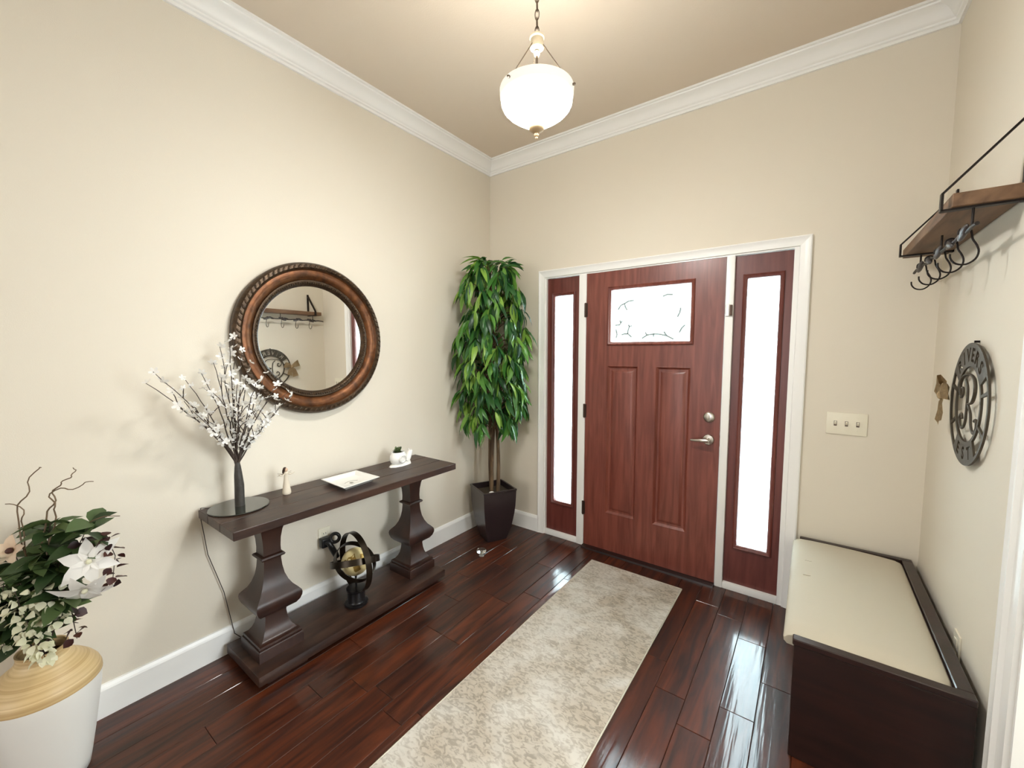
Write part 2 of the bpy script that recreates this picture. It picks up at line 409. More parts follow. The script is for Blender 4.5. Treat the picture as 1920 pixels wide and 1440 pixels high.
# baseboards
bprof = [(0, 0), (.016, 0), (.016, .112), (.013, .120), (.007, .131), (0, .133)]
def base_run(name, f, label):
    bm = BM(); a = [bm.verts.new(f(p, z, 0)) for p, z in bprof]; b = [bm.verts.new(f(p, z, 1)) for p, z in bprof]
    for i in range(len(bprof)): j = (i+1) % len(bprof); bm.faces.new((a[i], a[j], b[j], b[i]))
    bm.faces.new(a); bm.faces.new(b[::-1])
    structure(name, bm, 'trim', label, 'baseboard')
CX0, CX1, CZ = .5005, 2.231, 2.1045      # door casing outside
base_run('baseboard_left', lambda p, z, e: (p, -p if e == 0 else YB, z), 'white baseboard under the mirror wall')
base_run('baseboard_front', lambda p, z, e: (p if e == 0 else CX0, -p, z), 'short white baseboard between corner pot and door casing')
base_run('baseboard_bench', lambda p, z, e: (CX1 if e == 0 else RW-p, -p, z), 'white baseboard behind the far end of the bench')
base_run('baseboard_right', lambda p, z, e: (RW-p, -p if e == 0 else -1.08, z), 'white baseboard along the bench wall')

# ------------------------------------------------------------------ front door set
# casing and frame
tr = thing('trim_4', 'white casing and mullions framing the front door and sidelights', 'door casing', (1.365, 0, 0), kind='structure')
def casing(bm, seg):
    pr = [(0, 0), (0, -.016), (.006, -.019), (.012, -.016), (.016, -.014), (.034, -.012), (.046, -.009), (.0515, -.009), (.0545, -.004), (.0545, .01)]
    def pt(o, y, k): return [(CX0+o, y, 0), (CX0+o, y, CZ-o), (CX1-o, y, CZ-o), (CX1-o, y, 0)][k]
    a, b = seg
    r0 = [pt(o, y, a) for o, y in pr]; r1 = [pt(o, y, b) for o, y in pr]
    loops(bm, [r0, r1], close=False)
for sname, sg in (('casing_side', (0, 1)), ('casing_head', (1, 2)), ('casing_side', (2, 3))):
    bm = BM(); casing(bm, sg); obj(sname, bm, 'trim', tr, smooth=35)
JX0, JX1 = .5647, 2.153; JZ = 2.0405
bm = BM(); box(bm, OX0, JX0, .0, .13, 0, OZ); obj('side_jamb', bm, 'trim', tr)
bm = BM(); box(bm, JX1, OX1, .0, .13, 0, OZ); obj('side_jamb', bm, 'trim', tr)
bm = BM(); box(bm, JX0, JX1, .0, .13, JZ+.003, OZ); obj('head_jamb', bm, 'trim', tr)
for a, b in ((.8475, .9065), (1.8215, 1.8657)):
    bm = BM(); box(bm, a, b, -.004, .12, 0, JZ+.003, .004); obj('mullion', bm, 'trim', tr, smooth=40)
for a, b in ((JX0, .8475), (1.8657, JX1)):
    bm = BM(); box(bm, a, b, -.002, .12, 0, .0412, .004); obj('sidelight_sill', bm, 'trim', tr, smooth=40)

moulding = [(0, 0), (.002, -.010), (.008, -.014), (.014, -.010), (.018, -.009), (.024, -.001), (.026, .012)]
def lite(parent, gx0, gx1, gz0, gz1, y, mat):
    """glazing bead round a pane, and the frosted pane itself"""
    o = .026
    bm = BM(); rectframe(bm, gx0-o, gx1+o, gz0-o, gz1+o, [(p, y+q) for p, q in moulding]); obj('glazing_bead', bm, mat, parent, smooth=40)
    bm = BM(); box(bm, gx0-.004, gx1+.004, y+.010, y+.016, gz0-.004, gz1+.004); return obj('pane', bm, 'frost', parent)

def panelled(bm, x0, x1, z0, z1, y0, y1, holes):
    """slab with rectangular openings, built from stiles and rails"""
    xs = sorted({x0, x1, *[h[0] for h in holes], *[h[1] for h in holes]}); zs = sorted({z0, z1, *[h[2] for h in holes], *[h[3] for h in holes]})
    V = {}
    def v(i, k, y):
        if (i, k, y) not in V: V[i, k, y] = bm.verts.new((xs[i], y, zs[k]))
        return V[i, k, y]
    solid = lambda i, k: 0 <= i < len(xs)-1 and 0 <= k < len(zs)-1 and not any(h[0] <= (xs[i]+xs[i+1])/2 <= h[1] and h[2] <= (zs[k]+zs[k+1])/2 <= h[3] for h in holes)
    for i in range(len(xs)-1):
        for k in range(len(zs)-1):
            if not solid(i, k): continue
            for y in (y0, y1): bm.faces.new((v(i, k, y), v(i+1, k, y), v(i+1, k+1, y), v(i, k+1, y)))
            for di, dk, a, b in ((-1, 0, (i, k), (i, k+1)), (1, 0, (i+1, k), (i+1, k+1)), (0, -1, (i, k), (i+1, k)), (0, 1, (i, k+1), (i+1, k+1))):
                if not solid(i+di, k+dk): bm.faces.new((v(*a, y0), v(*b, y0), v(*b, y1), v(*a, y1)))
    return bm

for nm, lab, x0, x1, g0, g1 in (('window_1', 'narrow frosted sidelight left of the door, beside the potted tree', JX0, .8475, .632, .785),
                                ('window_2', 'frosted sidelight right of the door, beside the bench', 1.8657, JX1, 1.934, 2.090)):
    w = thing(nm, lab, 'sidelight', ((x0+x1)/2, .04, .0412), kind='structure')
    bm = BM(); panelled(bm, x0+.001, x1-.001, .0415, JZ, .02, .065, [(g0-.001, g1+.001, .289, 1.906)]); obj('panel', bm, 'door_dk', w)
    lite(w, g0, g1, .29, 1.905, .02, 'door_dk')

DX0, DX1, DZ0, DZ1 = .909, 1.819, .012, 2.0415
door = thing('door_1', 'red-brown craftsman front door with frosted top window and two tall panels', 'door', ((DX0+DX1)/2, .02, 0), kind='structure')
P1 = (1.076, 1.302, .295, 1.380); P2 = (1.421, 1.640, .295, 1.380)
bm = BM(); panelled(bm, DX0, DX1, DZ0, DZ1, .0, .045, [(1.098, 1.626, 1.547, 1.909), P1, P2]); obj('slab', bm, 'door', door)
for P in (P1, P2):
    bm = BM(); rectframe(bm, *P, [(0, .0), (.004, -.002), (.010, .004), (.018, .012), (.030, .012), (.046, .003), (.052, .002)], fill=True)
    obj('panel', bm, 'door', door, smooth=20)
lite(door, 1.099, 1.625, 1.548, 1.908, .0, 'door')
# vine tracery on the door glass
vines = [[(1.146, 1.769), (1.165, 1.80), (1.193, 1.811), (1.22, 1.825), (1.258, 1.828)], [(1.193, 1.811), (1.196, 1.792), (1.211, 1.765)],
         [(1.318, 1.568), (1.355, 1.591), (1.396, 1.596), (1.437, 1.594), (1.482, 1.583), (1.527, 1.559)], [(1.355, 1.591), (1.345, 1.600), (1.343, 1.612)], [(1.482, 1.583), (1.470, 1.600), (1.464, 1.612)], [(1.396, 1.596), (1.398, 1.575)],
         [(1.173, 1.595), (1.195, 1.602), (1.22, 1.602), (1.235, 1.590), (1.248, 1.577)], [(1.22, 1.602), (1.220, 1.621), (1.230, 1.652), (1.249, 1.657)], [(1.230, 1.652), (1.222, 1.666)],
         [(1.128, 1.664), (1.16, 1.666), (1.168, 1.680), (1.179, 1.692)], [(1.168, 1.680), (1.160, 1.697)], [(1.135, 1.572), (1.142, 1.600), (1.134, 1.635)],
         [(1.45, 1.84), (1.48, 1.85), (1.515, 1.846)], [(1.545, 1.70), (1.56, 1.73), (1.565, 1.76)], [(1.56, 1.60), (1.575, 1.63), (1.595, 1.65)]]
for vv in vines:
    bm = BM(); tube(bm, [(a, .0075, b) for a, b in vv], .0062, 6, flat=.3); obj('glass_vine', bm, 'came', door, smooth=60)
for z in (1.782, 1.040, .299):
    h = None
    bm = BM(); lathe(bm, [(.006, z-.052), (.006, z+.052)], (.9045, -.008), 10); h = obj('hinge', bm, 'hinge', door, smooth=40)
    bm = BM(); box(bm, .893, .918, -.005, -.0005, z-.05, z+.05); obj('hinge_leaf', bm, 'hinge', h)
db = None
def disc_y(bm, c, prof, seg=28):
    """turned piece about a horizontal axis towards the room; prof = (radius, distance out)"""
    loops(bm, [[(c[0]+r*math.cos(2*PI*i/seg), c[1]-t, c[2]+r*math.sin(2*PI*i/seg)) for i in range(seg)] for r, t in prof], True, False, True); return bm
bm = BM(); disc_y(bm, (1.757, 0, 1.072), [(.033, 0), (.033, .008), (.029, .014), (.020, .017), (.0, .0175)][:4]); db = obj('deadbolt', bm, 'nickel', door, smooth=40)
bm = BM(); box(bm, 1.753, 1.761, -.034, -.015, 1.058, 1.086, .003); obj('thumb_turn', bm, 'nickel', db, smooth=40)
bm = BM(); disc_y(bm, (1.757, 0, .930), [(.034, 0), (.034, .007), (.030, .013), (.014, .017), (.013, .045)]); lv = obj('lever_rose', bm, 'nickel', door, smooth=40)
bm = BM(); tube(bm, [(1.764, -.050, .931), (1.745, -.052, .931), (1.715, -.052, .929), (1.69, -.050, .925), (1.662, -.046, .924)], [.012, .013, .0105, .009, .006], 12); obj('lever', bm, 'nickel', lv, smooth=60)
bm = BM(); box(bm, 1.8195, 1.8225, -.001, .03, .895, .965); obj('latch_plate', bm, 'hinge', door)
# swing guard on the mullion
sg = thing('door_guard', 'small metal flip door guard on the mullion right of the door', 'door guard', (1.842, -.004, 1.69))
bm = BM(); box(bm, 1.826, 1.846, -.012, -.004, 1.69, 1.758, .002); obj('hinge_plate', bm, 'nickel', sg)
bm = BM(); box(bm, 1.848, 1.862, -.022, -.004, 1.692, 1.756, .003); obj('guard_leaf', bm, 'hinge', sg)
bm = BM(); lathe(bm, [(.004, 1.69), (.004, 1.758)], (1.847, -.016), 10); obj('pin', bm, 'nickel', sg, smooth=40)
bm = BM(); loops(bm, [[(x, -.045, .0), (x, -.042, .012), (x, -.02, .016), (x, .06, .016), (x, .06, 0)] for x in (.9075, 1.8205)])
th = obj('threshold', bm, 'bench', smooth=None); tag(th, 'dark wooden threshold strip under the front door', 'threshold', kind='structure')
# ground outside the door
bm = BM(); box(bm, -6, 9, .16, 14, -.25, -.08)
tag(obj('porch_slab', bm, 'concrete'), 'pale porch slab outside, blurred behind the frosted glass', 'porch', kind='structure')

# right-hand opening: casing and jamb
t5 = thing('trim_5', 'white casing of the opening at the right edge beside the bench', 'door casing', (RW, RY0, 0), kind='structure')
pr5 = [(0, 0), (0, .018), (.010, .022), (.020, .018), (.040, .016), (.046, .024), (.054, .024), (.060, .014), (.096, .011), (.100, .004), (.100, -.02)]
for (a0, a1) in ((0, 1), (1, 2), (2, 3)):
    ya, yb, zt = -1.082, RY1-.105, RZ+.100
    f = lambda o, q, k: [(RW-q, ya-o, 0), (RW-q, ya-o, zt-o), (RW-q, yb+o, zt-o), (RW-q, yb+o, 0)][k]
    bm = BM(); loops(bm, [[f(o, q, a0) for o, q in pr5], [f(o, q, a1) for o, q in pr5]], close=False)
    obj('casing_head' if a0 == 1 else 'casing_side', bm, 'trim', t5, smooth=35)
bm = BM(); box(bm, RW-.002, RW+WT+.002, RY0-.012, RY0, 0, RZ); obj('side_jamb', bm, 'trim', t5)
bm = BM(); box(bm, RW-.002, RW+WT+.002, RY1, RY1+.012, 0, RZ); obj('side_jamb', bm, 'trim', t5)
bm = BM(); box(bm, RW-.002, RW+WT+.002, RY1, RY0, RZ-.012, RZ); obj('head_jamb', bm, 'trim', t5)

# ------------------------------------------------------------------ runner
bm = BM(); nx, ny = 10, 44
g = [[bm.verts.new((1.066+.602*i/nx, -.18-2.75*j/ny, .009+.0012*math.sin(j*1.3+i*.5))) for i in range(nx+1)] for j in range(ny+1)]
for j in range(ny):
    for i in range(nx): bm.faces.new((g[j][i], g[j][i+1], g[j+1][i+1], g[j+1][i]))
bmesh.ops.solidify(bm, geom=bm.faces[:], thickness=.007)
rug = thing('runner_rug', 'long cream and greige distressed runner lying before the front door', 'rug', (1.367, -1.55, 0))
obj('pile', bm, 'rug', rug, smooth=50)
bm = BM(); x0, x1, y0, y1 = 1.064, 1.670, -2.932, -.178
for a, b in (((x0, y0), (x0, y1)), ((x1, y0), (x1, y1)), ((x0, y1), (x1, y1)), ((x0, y0), (x1, y0))):
    bx = sorted((a[0], b[0])); by = sorted((a[1], b[1]))
    box(bm, bx[0]-.003, bx[1]+.003, by[0]-.003, by[1]+.003, .0, .0095, .002, 1)
obj('bound_edge', bm, 'cushion', rug)

# ------------------------------------------------------------------ console table
ct = thing('console_table', 'dark wooden console table with two carved pedestals under the mirror', 'console table', (.22, -1.51, 0))
TX0, TX1, TY0, TY1 = .032, .430, -2.150, -.884
cuts = [TX0, .150, .290, TX1]
for a, b in zip(cuts, cuts[1:]):
    bm = BM(); box(bm, a+.0006, b-.0006, TY0, TY1, .719, .757, .0025, 1); obj('top_board', bm, 'espresso', ct, smooth=30)
for ky in (-2.128, -.91):
    for kx in (.07, .23, .385):
        bm = BM(); lathe(bm, [(.006, .7565), (.006, .7576), (.0035, .7578)], (kx, ky), 10); obj('peg', bm, 'black', ct)
pprof = [(.100, .072), (.100, .118), (.097, .124), (.092, .126), (.094, .132), (.092, .140), (.084, .143), (.074, .152), (.063, .168), (.055, .188), (.050, .212), (.047, .240), (.048, .250), (.060, .258), (.080, .270), (.093, .288), (.100, .308), (.1015, .322), (.099, .334), (.090, .346), (.072, .366), (.058, .392), (.047, .425), (.041, .462), (.038, .500), (.039, .508), (.049, .513), (.053, .520), (.049, .527), (.039, .532), (.038, .56), (.040, .60), (.046, .64), (.056, .675), (.072, .703), (.085, .719)]
for cy in (-1.938, -1.083):
    bm = BM(); sqlathe(bm, pprof, (.22, cy)); obj('pedestal', bm, 'espresso_v', ct, smooth=32)
bm = BM(); box(bm, .045, .400, -2.075, -.963, .026, .072, .006, 2); obj('bottom_shelf', bm, 'espresso', ct, smooth=30)
for cy in (-1.94, -1.10):
    bm = BM(); box(bm, .07, .375, cy-.09, cy+.09, 0, .027, .003, 1); obj('foot', bm, 'espresso_v', ct)

# ------------------------------------------------------------------ round mirror
mc = Vector((0, -1.568, 1.548))
mir = thing('wall_mirror', 'round mirror in a wide bronze frame above the console table', 'mirror', (0, mc.y, mc.z-.41))
def ring_x(bm, prof, seg=96):
    """turned ring about the x axis on the left wall; prof = (radius, x)"""
    n = len(prof); vr = [[bm.verts.new((x, mc.y+r*math.cos(2*PI*i/seg), mc.z+r*math.sin(2*PI*i/seg))) for r, x in prof] for i in range(seg)]
    for i in range(seg):
        for k in range(n-1): bm.faces.new((vr[i][k], vr[(i+1) % seg][k], vr[(i+1) % seg][k+1], vr[i][k+1]))
    return bm
bm = BM(); ring_x(bm, [(.410, .003), (.413, .030), (.410, .046), (.400, .058), (.384, .060), (.375, .052)]); obj('outer_rim', bm, 'bronze_dk', mir, smooth=40)
bm = BM(); ring_x(bm, [(.375, .052), (.370, .044), (.360, .046), (.346, .045), (.334, .038), (.326, .031), (.323, .027)]); obj('frame_cove', bm, 'bronze', mir, smooth=50)
bm = BM(); ring_x(bm, [(.323, .027), (.319, .033), (.312, .034), (.300, .028), (.292, .020), (.288, .013), (.286, .006)]); obj('inner_rim', bm, 'bronze_dk', mir, smooth=40)
bm = BM(); loops(bm, [[(x, mc.y+.290*math.cos(2*PI*i/96), mc.z+.290*math.sin(2*PI*i/96)) for i in range(96)] for x in (.003, .012)]); obj('mirror_glass', bm, 'mirror', mir)
# rope-carved beads round the outer rim and small beads round the glass
bm = BM(); ball(bm, (0, 0, 0), 1, 8, 6, (.0065, .0060, .0140)); bead = mesh_of(bm, 'bronze_dk', 60, 'bead')
NB = 84
for i in range(NB):
    a = 2*PI*i/NB
    place('rope_bead', bead, mir, (.058, mc.y+.391*math.cos(a), mc.z+.391*math.sin(a)), Quaternion((1, 0, 0), a+.75))
bm = BM()
for i in range(150):
    a = 2*PI*i/150; ball(bm, (.031, mc.y+.3055*math.cos(a), mc.z+.3055*math.sin(a)), .0062, 6, 4)
obj('bead_ring', bm, 'bronze_dk', mir, smooth=60, kind='stuff')

# ------------------------------------------------------------------ blossom tree lamp
TZ = .757
bt = thing('blossom_tree', 'lighted white blossom twig tree on a dark round base, on the table', 'decorative tree', (.138, -2.018, TZ))
bm = BM(); lathe(bm, [(.118, TZ), (.122, TZ+.003), (.120, TZ+.006), (.02, TZ+.0065)], (.140, -2.022), 48); obj('base_plate', bm, 'darkglass', bt, smooth=40)
bm = BM(); tube(bm, [(.138, -2.018, TZ+.005), (.138, -2.018, .80), (.139, -2.017, .86), (.139, -2.019, .91), (.14, -2.02, .950), (.14, -2.02, .968)], [.0205, .020, .0195, .0165, .0125, .009], 14); obj('trunk', bm, 'trunkwrap', bt, smooth=60)
tips = [(.16, -2.328, 1.356), (.22, -2.315, 1.401), (.10, -2.189, 1.367), (.20, -2.155, 1.387), (.26, -2.13, 1.432), (.12, -2.058, 1.50), (.18, -2.04, 1.523), (.15, -2.014, 1.544), (.22, -2.004, 1.488), (.10, -1.933, 1.426), (.20, -1.902, 1.377), (.26, -1.883, 1.328), (.12, -1.772, 1.274), (.20, -1.792, 1.262), (.16, -1.831, 1.202), (.22, -1.908, 1.152), (.30, -1.989, 1.337), (.28, -2.217, 1.244), (.20, -2.247, 1.262), (.30, -2.061, 1.341), (.08, -1.882, 1.241)]
bm = BM()
for k in range(5):
    a = 2*PI*k/5; d1 = Vector((math.cos(a), math.sin(a), 0)); s = Vector((-math.sin(a), math.cos(a), 0)); u = Vector((0, 0, 1))
    p = [Vector((0, 0, 0)), d1*.45-s*.30+u*.12, d1*.95-s*.20+u*.30, d1*1.0+s*.18+u*.26, d1*.5+s*.32+u*.10]
    vs = [bm.verts.new(q*.0165) for q in p]; bm.faces.new(vs)
blos = mesh_of(bm, 'petal', None, 'blossom')
rnd = random.Random(3); nb = 0
for ti, tp in enumerate(tips):
    tp = Vector(tp); base = Vector((.14+rnd.uniform(-.006, .006), -2.02+rnd.uniform(-.006, .006), .945+rnd.uniform(0, .03)))
    dirv = tp-base; mid1 = base+Vector((dirv.x*.22, dirv.y*.20, dirv.z*.34)); mid2 = base+Vector((dirv.x*.58, dirv.y*.55, dirv.z*.66))
    pts = []
    for i in range(13):
        t = i/12; q = (1-t)**3*base+3*(1-t)**2*t*mid1+3*(1-t)*t*t*mid2+t**3*tp
        if 0 < i < 12: q += Vector((rnd.uniform(-1, 1), rnd.uniform(-1, 1), rnd.uniform(-1, 1)))*.0045
        pts.append(q)
    bm = BM(); tube(bm, pts, [.0036-.0024*i/12 for i in range(13)], 6)
    sides = []
    for i in (5, 7, 9):
        if rnd.random() < .75:
            o = pts[i]; sdir = Vector((rnd.uniform(-.04, .04), rnd.uniform(-.05, .05), rnd.uniform(.03, .08))); e = o+sdir
            e.x = max(e.x, .04); tube(bm, [o, o+sdir*.5+Vector((0, 0, .008)), e], [.002, .0018, .0012], 5); sides.append(e)
    obj('branch', bm, 'twig', bt, smooth=60)
    spots = [pts[12]]+[pts[i] for i in range(3, 12) if rnd.random() < .78]+sides
    for q in spots:
        ax = Vector((rnd.uniform(-1, 1), rnd.uniform(-1, 1), rnd.uniform(.1, 1.3))).normalized()
        off = q+Vector((rnd.uniform(-1, 1), rnd.uniform(-1, 1), rnd.uniform(-.2, 1)))*.006; off.x = max(off.x, .03)
        rot = Vector((0, 0, 1)).rotation_difference(ax) @ Quaternion((0, 0, 1), rnd.uniform(0, 6))
        place('blossom', blos, bt, off, rot, rnd.uniform(.85, 1.35)); nb += 1
cp = [(.10, -2.06, TZ+.003), (.045, -2.12, TZ+.003), (.026, -2.137, TZ+.004), (.018, -2.140, .735), (.018, -2.137, .703), (.018, -2.128, .62), (.018, -2.119, .53), (.018, -2.09, .42), (.018, -2.064, .32), (.018, -2.046, .20), (.020, -2.03, .09), (.024, -2.0, .05), (.03, -1.96, .012)]
bm = BM(); tube(bm, cp, .0018, 6); obj('power_cord', bm, 'cord', bt, smooth=60)

# ------------------------------------------------------------------ angel figurine
FX, FY = .135, -1.806
an = thing('angel_figurine', 'small angel figurine in a cream dress with arms held out', 'figurine', (FX, FY, TZ))
bm = BM(); lathe(bm, [(.018, TZ), (.0205, TZ+.006), (.020, TZ+.016), (.0175, TZ+.03), (.014, TZ+.055), (.0105, TZ+.08), (.0085, TZ+.094), (.0095, TZ+.102), (.0105, TZ+.108), (.006, TZ+.113), (.004, TZ+.116)], (FX, FY), 20)
obj('dress', bm, 'dress', an, smooth=50)
bm = BM(); ball(bm, (FX+.002, FY, TZ+.125), .0092, 14, 10, (1, .95, 1.15)); hd = obj('head', bm, 'skin', an, smooth=60)
bm = BM(); ball(bm, (FX-.002, FY-.0035, TZ+.127), .0102, 14, 10, (1, .95, 1.15)); tube(bm, [(FX-.006, FY-.008, TZ+.124), (FX-.007, FY-.010, TZ+.112), (FX-.006, FY-.008, TZ+.098)], [.006, .005, .002], 8); obj('hair', bm, 'hair', hd, smooth=60)
for sgn, zz in ((1, .104), (-1, .100)):
    bm = BM(); tube(bm, [(FX, FY+sgn*.008, TZ+.105), (FX+.006, FY+sgn*.018, TZ+.099), (FX+.010, FY+sgn*.030, TZ+.103), (FX+.012, FY+sgn*.038, TZ+.108)], [.0042, .0036, .003, .002], 8); obj('arm', bm, 'dress', an, smooth=60)
for sgn in (1, -1):
    bm = BM()
    for a in (.2, .6, -.2): tube(bm, [(FX-.008, FY+sgn*.004, TZ+.10), (FX-.014, FY+sgn*.018, TZ+.10+.008*a), (FX-.016, FY+sgn*.034, TZ+.098+.02*a)], .0008, 5)
    obj('wire_wing', bm, 'wire', an)

# ------------------------------------------------------------------ tray
ty = thing('ceramic_tray', 'white rectangular ceramic tray with a grey motif, on the table', 'tray', (.235, -1.505, TZ))
tc = Vector((.232, -1.508)); hx, hy = .112, .110
def rr(hx, hy, z): return [(tc.x-hx, tc.y-hy, z), (tc.x+hx*1.12, tc.y-hy*1.06, z), (tc.x+hx*.95, tc.y+hy, z), (tc.x-hx, tc.y+hy*.95, z)]
bm = BM(); loops(bm, [rr(hx-.034, hy-.03, TZ), rr(hx-.030, hy-.026, TZ+.004), rr(hx, hy, TZ+.022), rr(hx, hy, TZ+.0245), rr(hx-.012, hy-.012, TZ+.0235), rr(hx-.030, hy-.028, TZ+.010), rr(hx-.036, hy-.034, TZ+.0075)])
obj('dish', bm, 'ceramic', ty, smooth=25)
bm = BM(); ball(bm, (tc.x+.03, tc.y-.015, TZ+.0078), .012, 10, 6, (1, .9, .16)); obj('glaze_mark', bm, 'print', ty, smooth=60)
bm = BM(); tube(bm, [(tc.x+.012, tc.y-.045, TZ+.0078), (tc.x+.0, tc.y-.02, TZ+.0078), (tc.x+.003, tc.y+.01, TZ+.0078), (tc.x+.018, tc.y+.03, TZ+.0078)], .0012, 5); obj('glaze_line', bm, 'print', ty)

# ------------------------------------------------------------------ snail planter with succulent
SX, SY = .165, -1.115
sn = thing('snail_planter', 'white ceramic snail-shaped planter near the right table end', 'planter', (SX, SY, TZ))
bm = BM()
secs = [(-.085, .008, .006), (-.06, .030, .014), (-.02, .040, .018), (.03, .036, .022), (.060, .028, .030)]
loops(bm, [[(SX+w*math.cos(a), SY+yy, TZ+h*(0 if math.sin(a) < 0 else math.sin(a))) for a in [2*PI*i/12 for i in range(12)]] for yy, w, h in secs])
obj('foot', bm, 'ceramic', sn, smooth=50)
bm = BM(); tube(bm, [(SX, SY+.040, TZ+.018), (SX, SY+.060, TZ+.040), (SX, SY+.074, TZ+.066), (SX, SY+.086, TZ+.080)], [.026, .021, .018, .011], 12); obj('head', bm, 'ceramic', sn, smooth=60)
for s in (-1, 1):
    bm = BM(); tube(bm, [(SX+s*.006, SY+.076, TZ+.074), (SX+s*.012, SY+.074, TZ+.090)], [.004, .003], 8); obj('feeler', bm, 'ceramic', sn, smooth=60)
bm = BM(); lathe(bm, [(.030, TZ+.010), (.046, TZ+.022), (.053, TZ+.046), (.050, TZ+.068), (.041, TZ+.083), (.039, TZ+.088), (.036, TZ+.088), (.034, TZ+.078)], (SX, SY-.018), 28, sx=.85, sy=1.1); sh = obj('shell', bm, 'ceramic', sn, smooth=60)
bm = BM()
tube(bm, [(SX+.036+.010*(1-t/26), SY-.018+(.030*(1-t/30))*math.cos(t*.62), TZ+.046+(.026*(1-t/30))*math.sin(t*.62)) for t in range(27)], [.0042]*20+[.0036, .003, .003, .003, .003, .003, .002], 6); obj('spiral_ridge', bm, 'ceramic', sh, smooth=60)
su = thing('succulent_plant', 'small green succulent growing in the white snail planter', 'succulent', (SX, SY-.018, TZ+.070))
bm = BM(); lathe(bm, [(.033, TZ+.072), (.032, TZ+.082), (.010, TZ+.085)], (SX, SY-.018), 16, sx=.85, sy=1.1); obj('soil', bm, 'soil', su)
bm = BM(); loops(bm, [[(w*math.cos(2*PI*i/6), l, w*.5*math.sin(2*PI*i/6)+l*l*8) for i in range(6)] for l, w in ((0, .003), (.010, .006), (.018, .005), (.024, .001))]); sl = mesh_of(bm, 'succ', 60, 'leaf')
rnd = random.Random(5)
for k in range(26):
    a = k*2.4; tl = .1+1.1*(k/26); 
    q = Quaternion((0, 0, 1), a) @ Quaternion((1, 0, 0), 1.25-tl)
    place('leaf', sl, su, (SX+.008*math.cos(k), SY-.018+.012*math.sin(k*1.7), TZ+.084+.010*(1-k/26)), q, rnd.uniform(.8, 1.25))

# ------------------------------------------------------------------ armillary globe on the bottom shelf
GX, GY, GZ = .262, -1.515, .315
ag = thing('armillary_globe', 'gold globe inside black metal bands standing on the bottom shelf', 'globe', (GX, GY, .072))
bm = BM(); lathe(bm, [(.060, .072), (.062, .078), (.062, .086), (.050, .092), (.046, .10), (.046, .150), (.052, .158), (.052, .166), (.02, .17)], (GX, GY), 32); obj('base', bm, 'black', ag, smooth=35)
bm = BM(); ball(bm, (GX, GY, GZ), .074, 32, 20); gl = obj('globe', bm, 'gold', ag, smooth=70)
rnd = random.Random(9)
def land(dirv, size, n=9):
    d = Vector(dirv).normalized(); q = Vector((0, 0, 1)).rotation_difference(d); bm = BM()
    c = bm.verts.new(Vector((GX, GY, GZ))+d*.0752); vs = []
    for i in range(n):
        a = 2*PI*i/n; r = size*rnd.uniform(.5, 1.2); v = (q @ Vector((r*math.cos(a), r*math.sin(a), 1))).normalized(); vs.append(bm.verts.new(Vector((GX, GY, GZ))+v*.0752))
    for i in range(n): bm.faces.new((c, vs[i], vs[(i+1) % n]))
    obj('continent', bm, 'gold_dk', gl)
land((.7, -.75, .75), .42); land((1, .1, .7), .3); land((.9, -.5, -.1), .3); land((.2, -.9, .3), .35); land((.9, .5, .1), .3)
rnd_band = [((.12, 1.0, 0.0), .160, 'meridian_band'), ((-.36, .23, 1), .128, 'horizon_band'), ((.62, .18, .74), .116, 'tilted_band')]
for ax, R, nm in rnd_band:
    bm = BM(); ring(bm, (GX, GY, GZ), Vector(ax).normalized(), R, (.0014, .0165), 56, 4); obj(nm, bm, 'band', ag, smooth=35)
bm = BM(); tube(bm, [(GX, GY, .166), (GX, GY, GZ-.07)], .006, 10); obj('support_pin', bm, 'black', ag)

# ------------------------------------------------------------------ outlet and plug-in on the left wall
ol = thing('wall_outlet', 'white duplex wall outlet behind the table, above the gold globe', 'outlet', (0, -1.548, .338))
bm = BM(); box(bm, 0, .006, -1.583, -1.513, .338, .453, .002); obj('cover_plate', bm, 'switch', ol)
for z in (.418, .373):
    bm = BM(); box(bm, .006, .0085, -1.564, -1.532, z-.014, z+.014, .003); rc = obj('receptacle', bm, 'switch', ol)
    for dy in (-.007, .007):
        bm = BM(); box(bm, .0083, .0089, -1.548+dy-.0012, -1.548+dy+.0012, z-.003, z+.006); obj('slot', bm, 'plug', rc)
pg = thing('plug_adapter', 'black plug-in adapter with hanging nozzle stuck in the wall outlet', 'adapter', (.0090, -1.552, .345))
bm = BM(); box(bm, .0090, .052, -1.588, -1.530, .350, .405, .010, 3); obj('body', bm, 'plug', pg, smooth=40)
bm = BM(); tube(bm, [(.050, -1.565, .385), (.066, -1.555, .380), (.070, -1.54, .345), (.072, -1.52, .30), (.074, -1.512, .282)], [.013, .015, .017, .017, .014], 12); obj('nozzle', bm, 'plug', pg, smooth=60)
bm = BM(); ring(bm, (.055, -1.512, .392), (.8, -.5, .2), .024, (.010, .012), 28, 8); obj('loop', bm, 'plug', pg, smooth=60)

# ------------------------------------------------------------------ potted tree in the corner
PX, PY = .262, -.298
PR = math.radians(-26.6)
pt = thing('square_planter', 'tall tapered dark square planter in the corner', 'planter', (PX, PY, 0))
bm = BM(); sqlathe(bm, [(.078, 0), (.092, .05), (.106, .10), (.117, .16), (.126, .22), (.132, .28), (.135, .34), (.137, .398), (.140, .402), (.140, .414), (.128, .414), (.126, .37)], (PX, PY), PR); obj('pot', bm, 'pot', pt, smooth=32)
bm = BM(); sqlathe(bm, [(.125, .36), (.122, .372), (.06, .378)], (PX, PY), PR); obj('moss', bm, 'soil', pt)
bm = BM(); ball(bm, (PX+.045, PY-.07, .385), .022, 10, 8, (1.2, 1, .7)); obj('pebble', bm, 'ceramic', pt, smooth=60)
tree = thing('artificial_tree', 'tall artificial tree with drooping green leaves in the corner planter', 'tree', (PX, PY, .37))
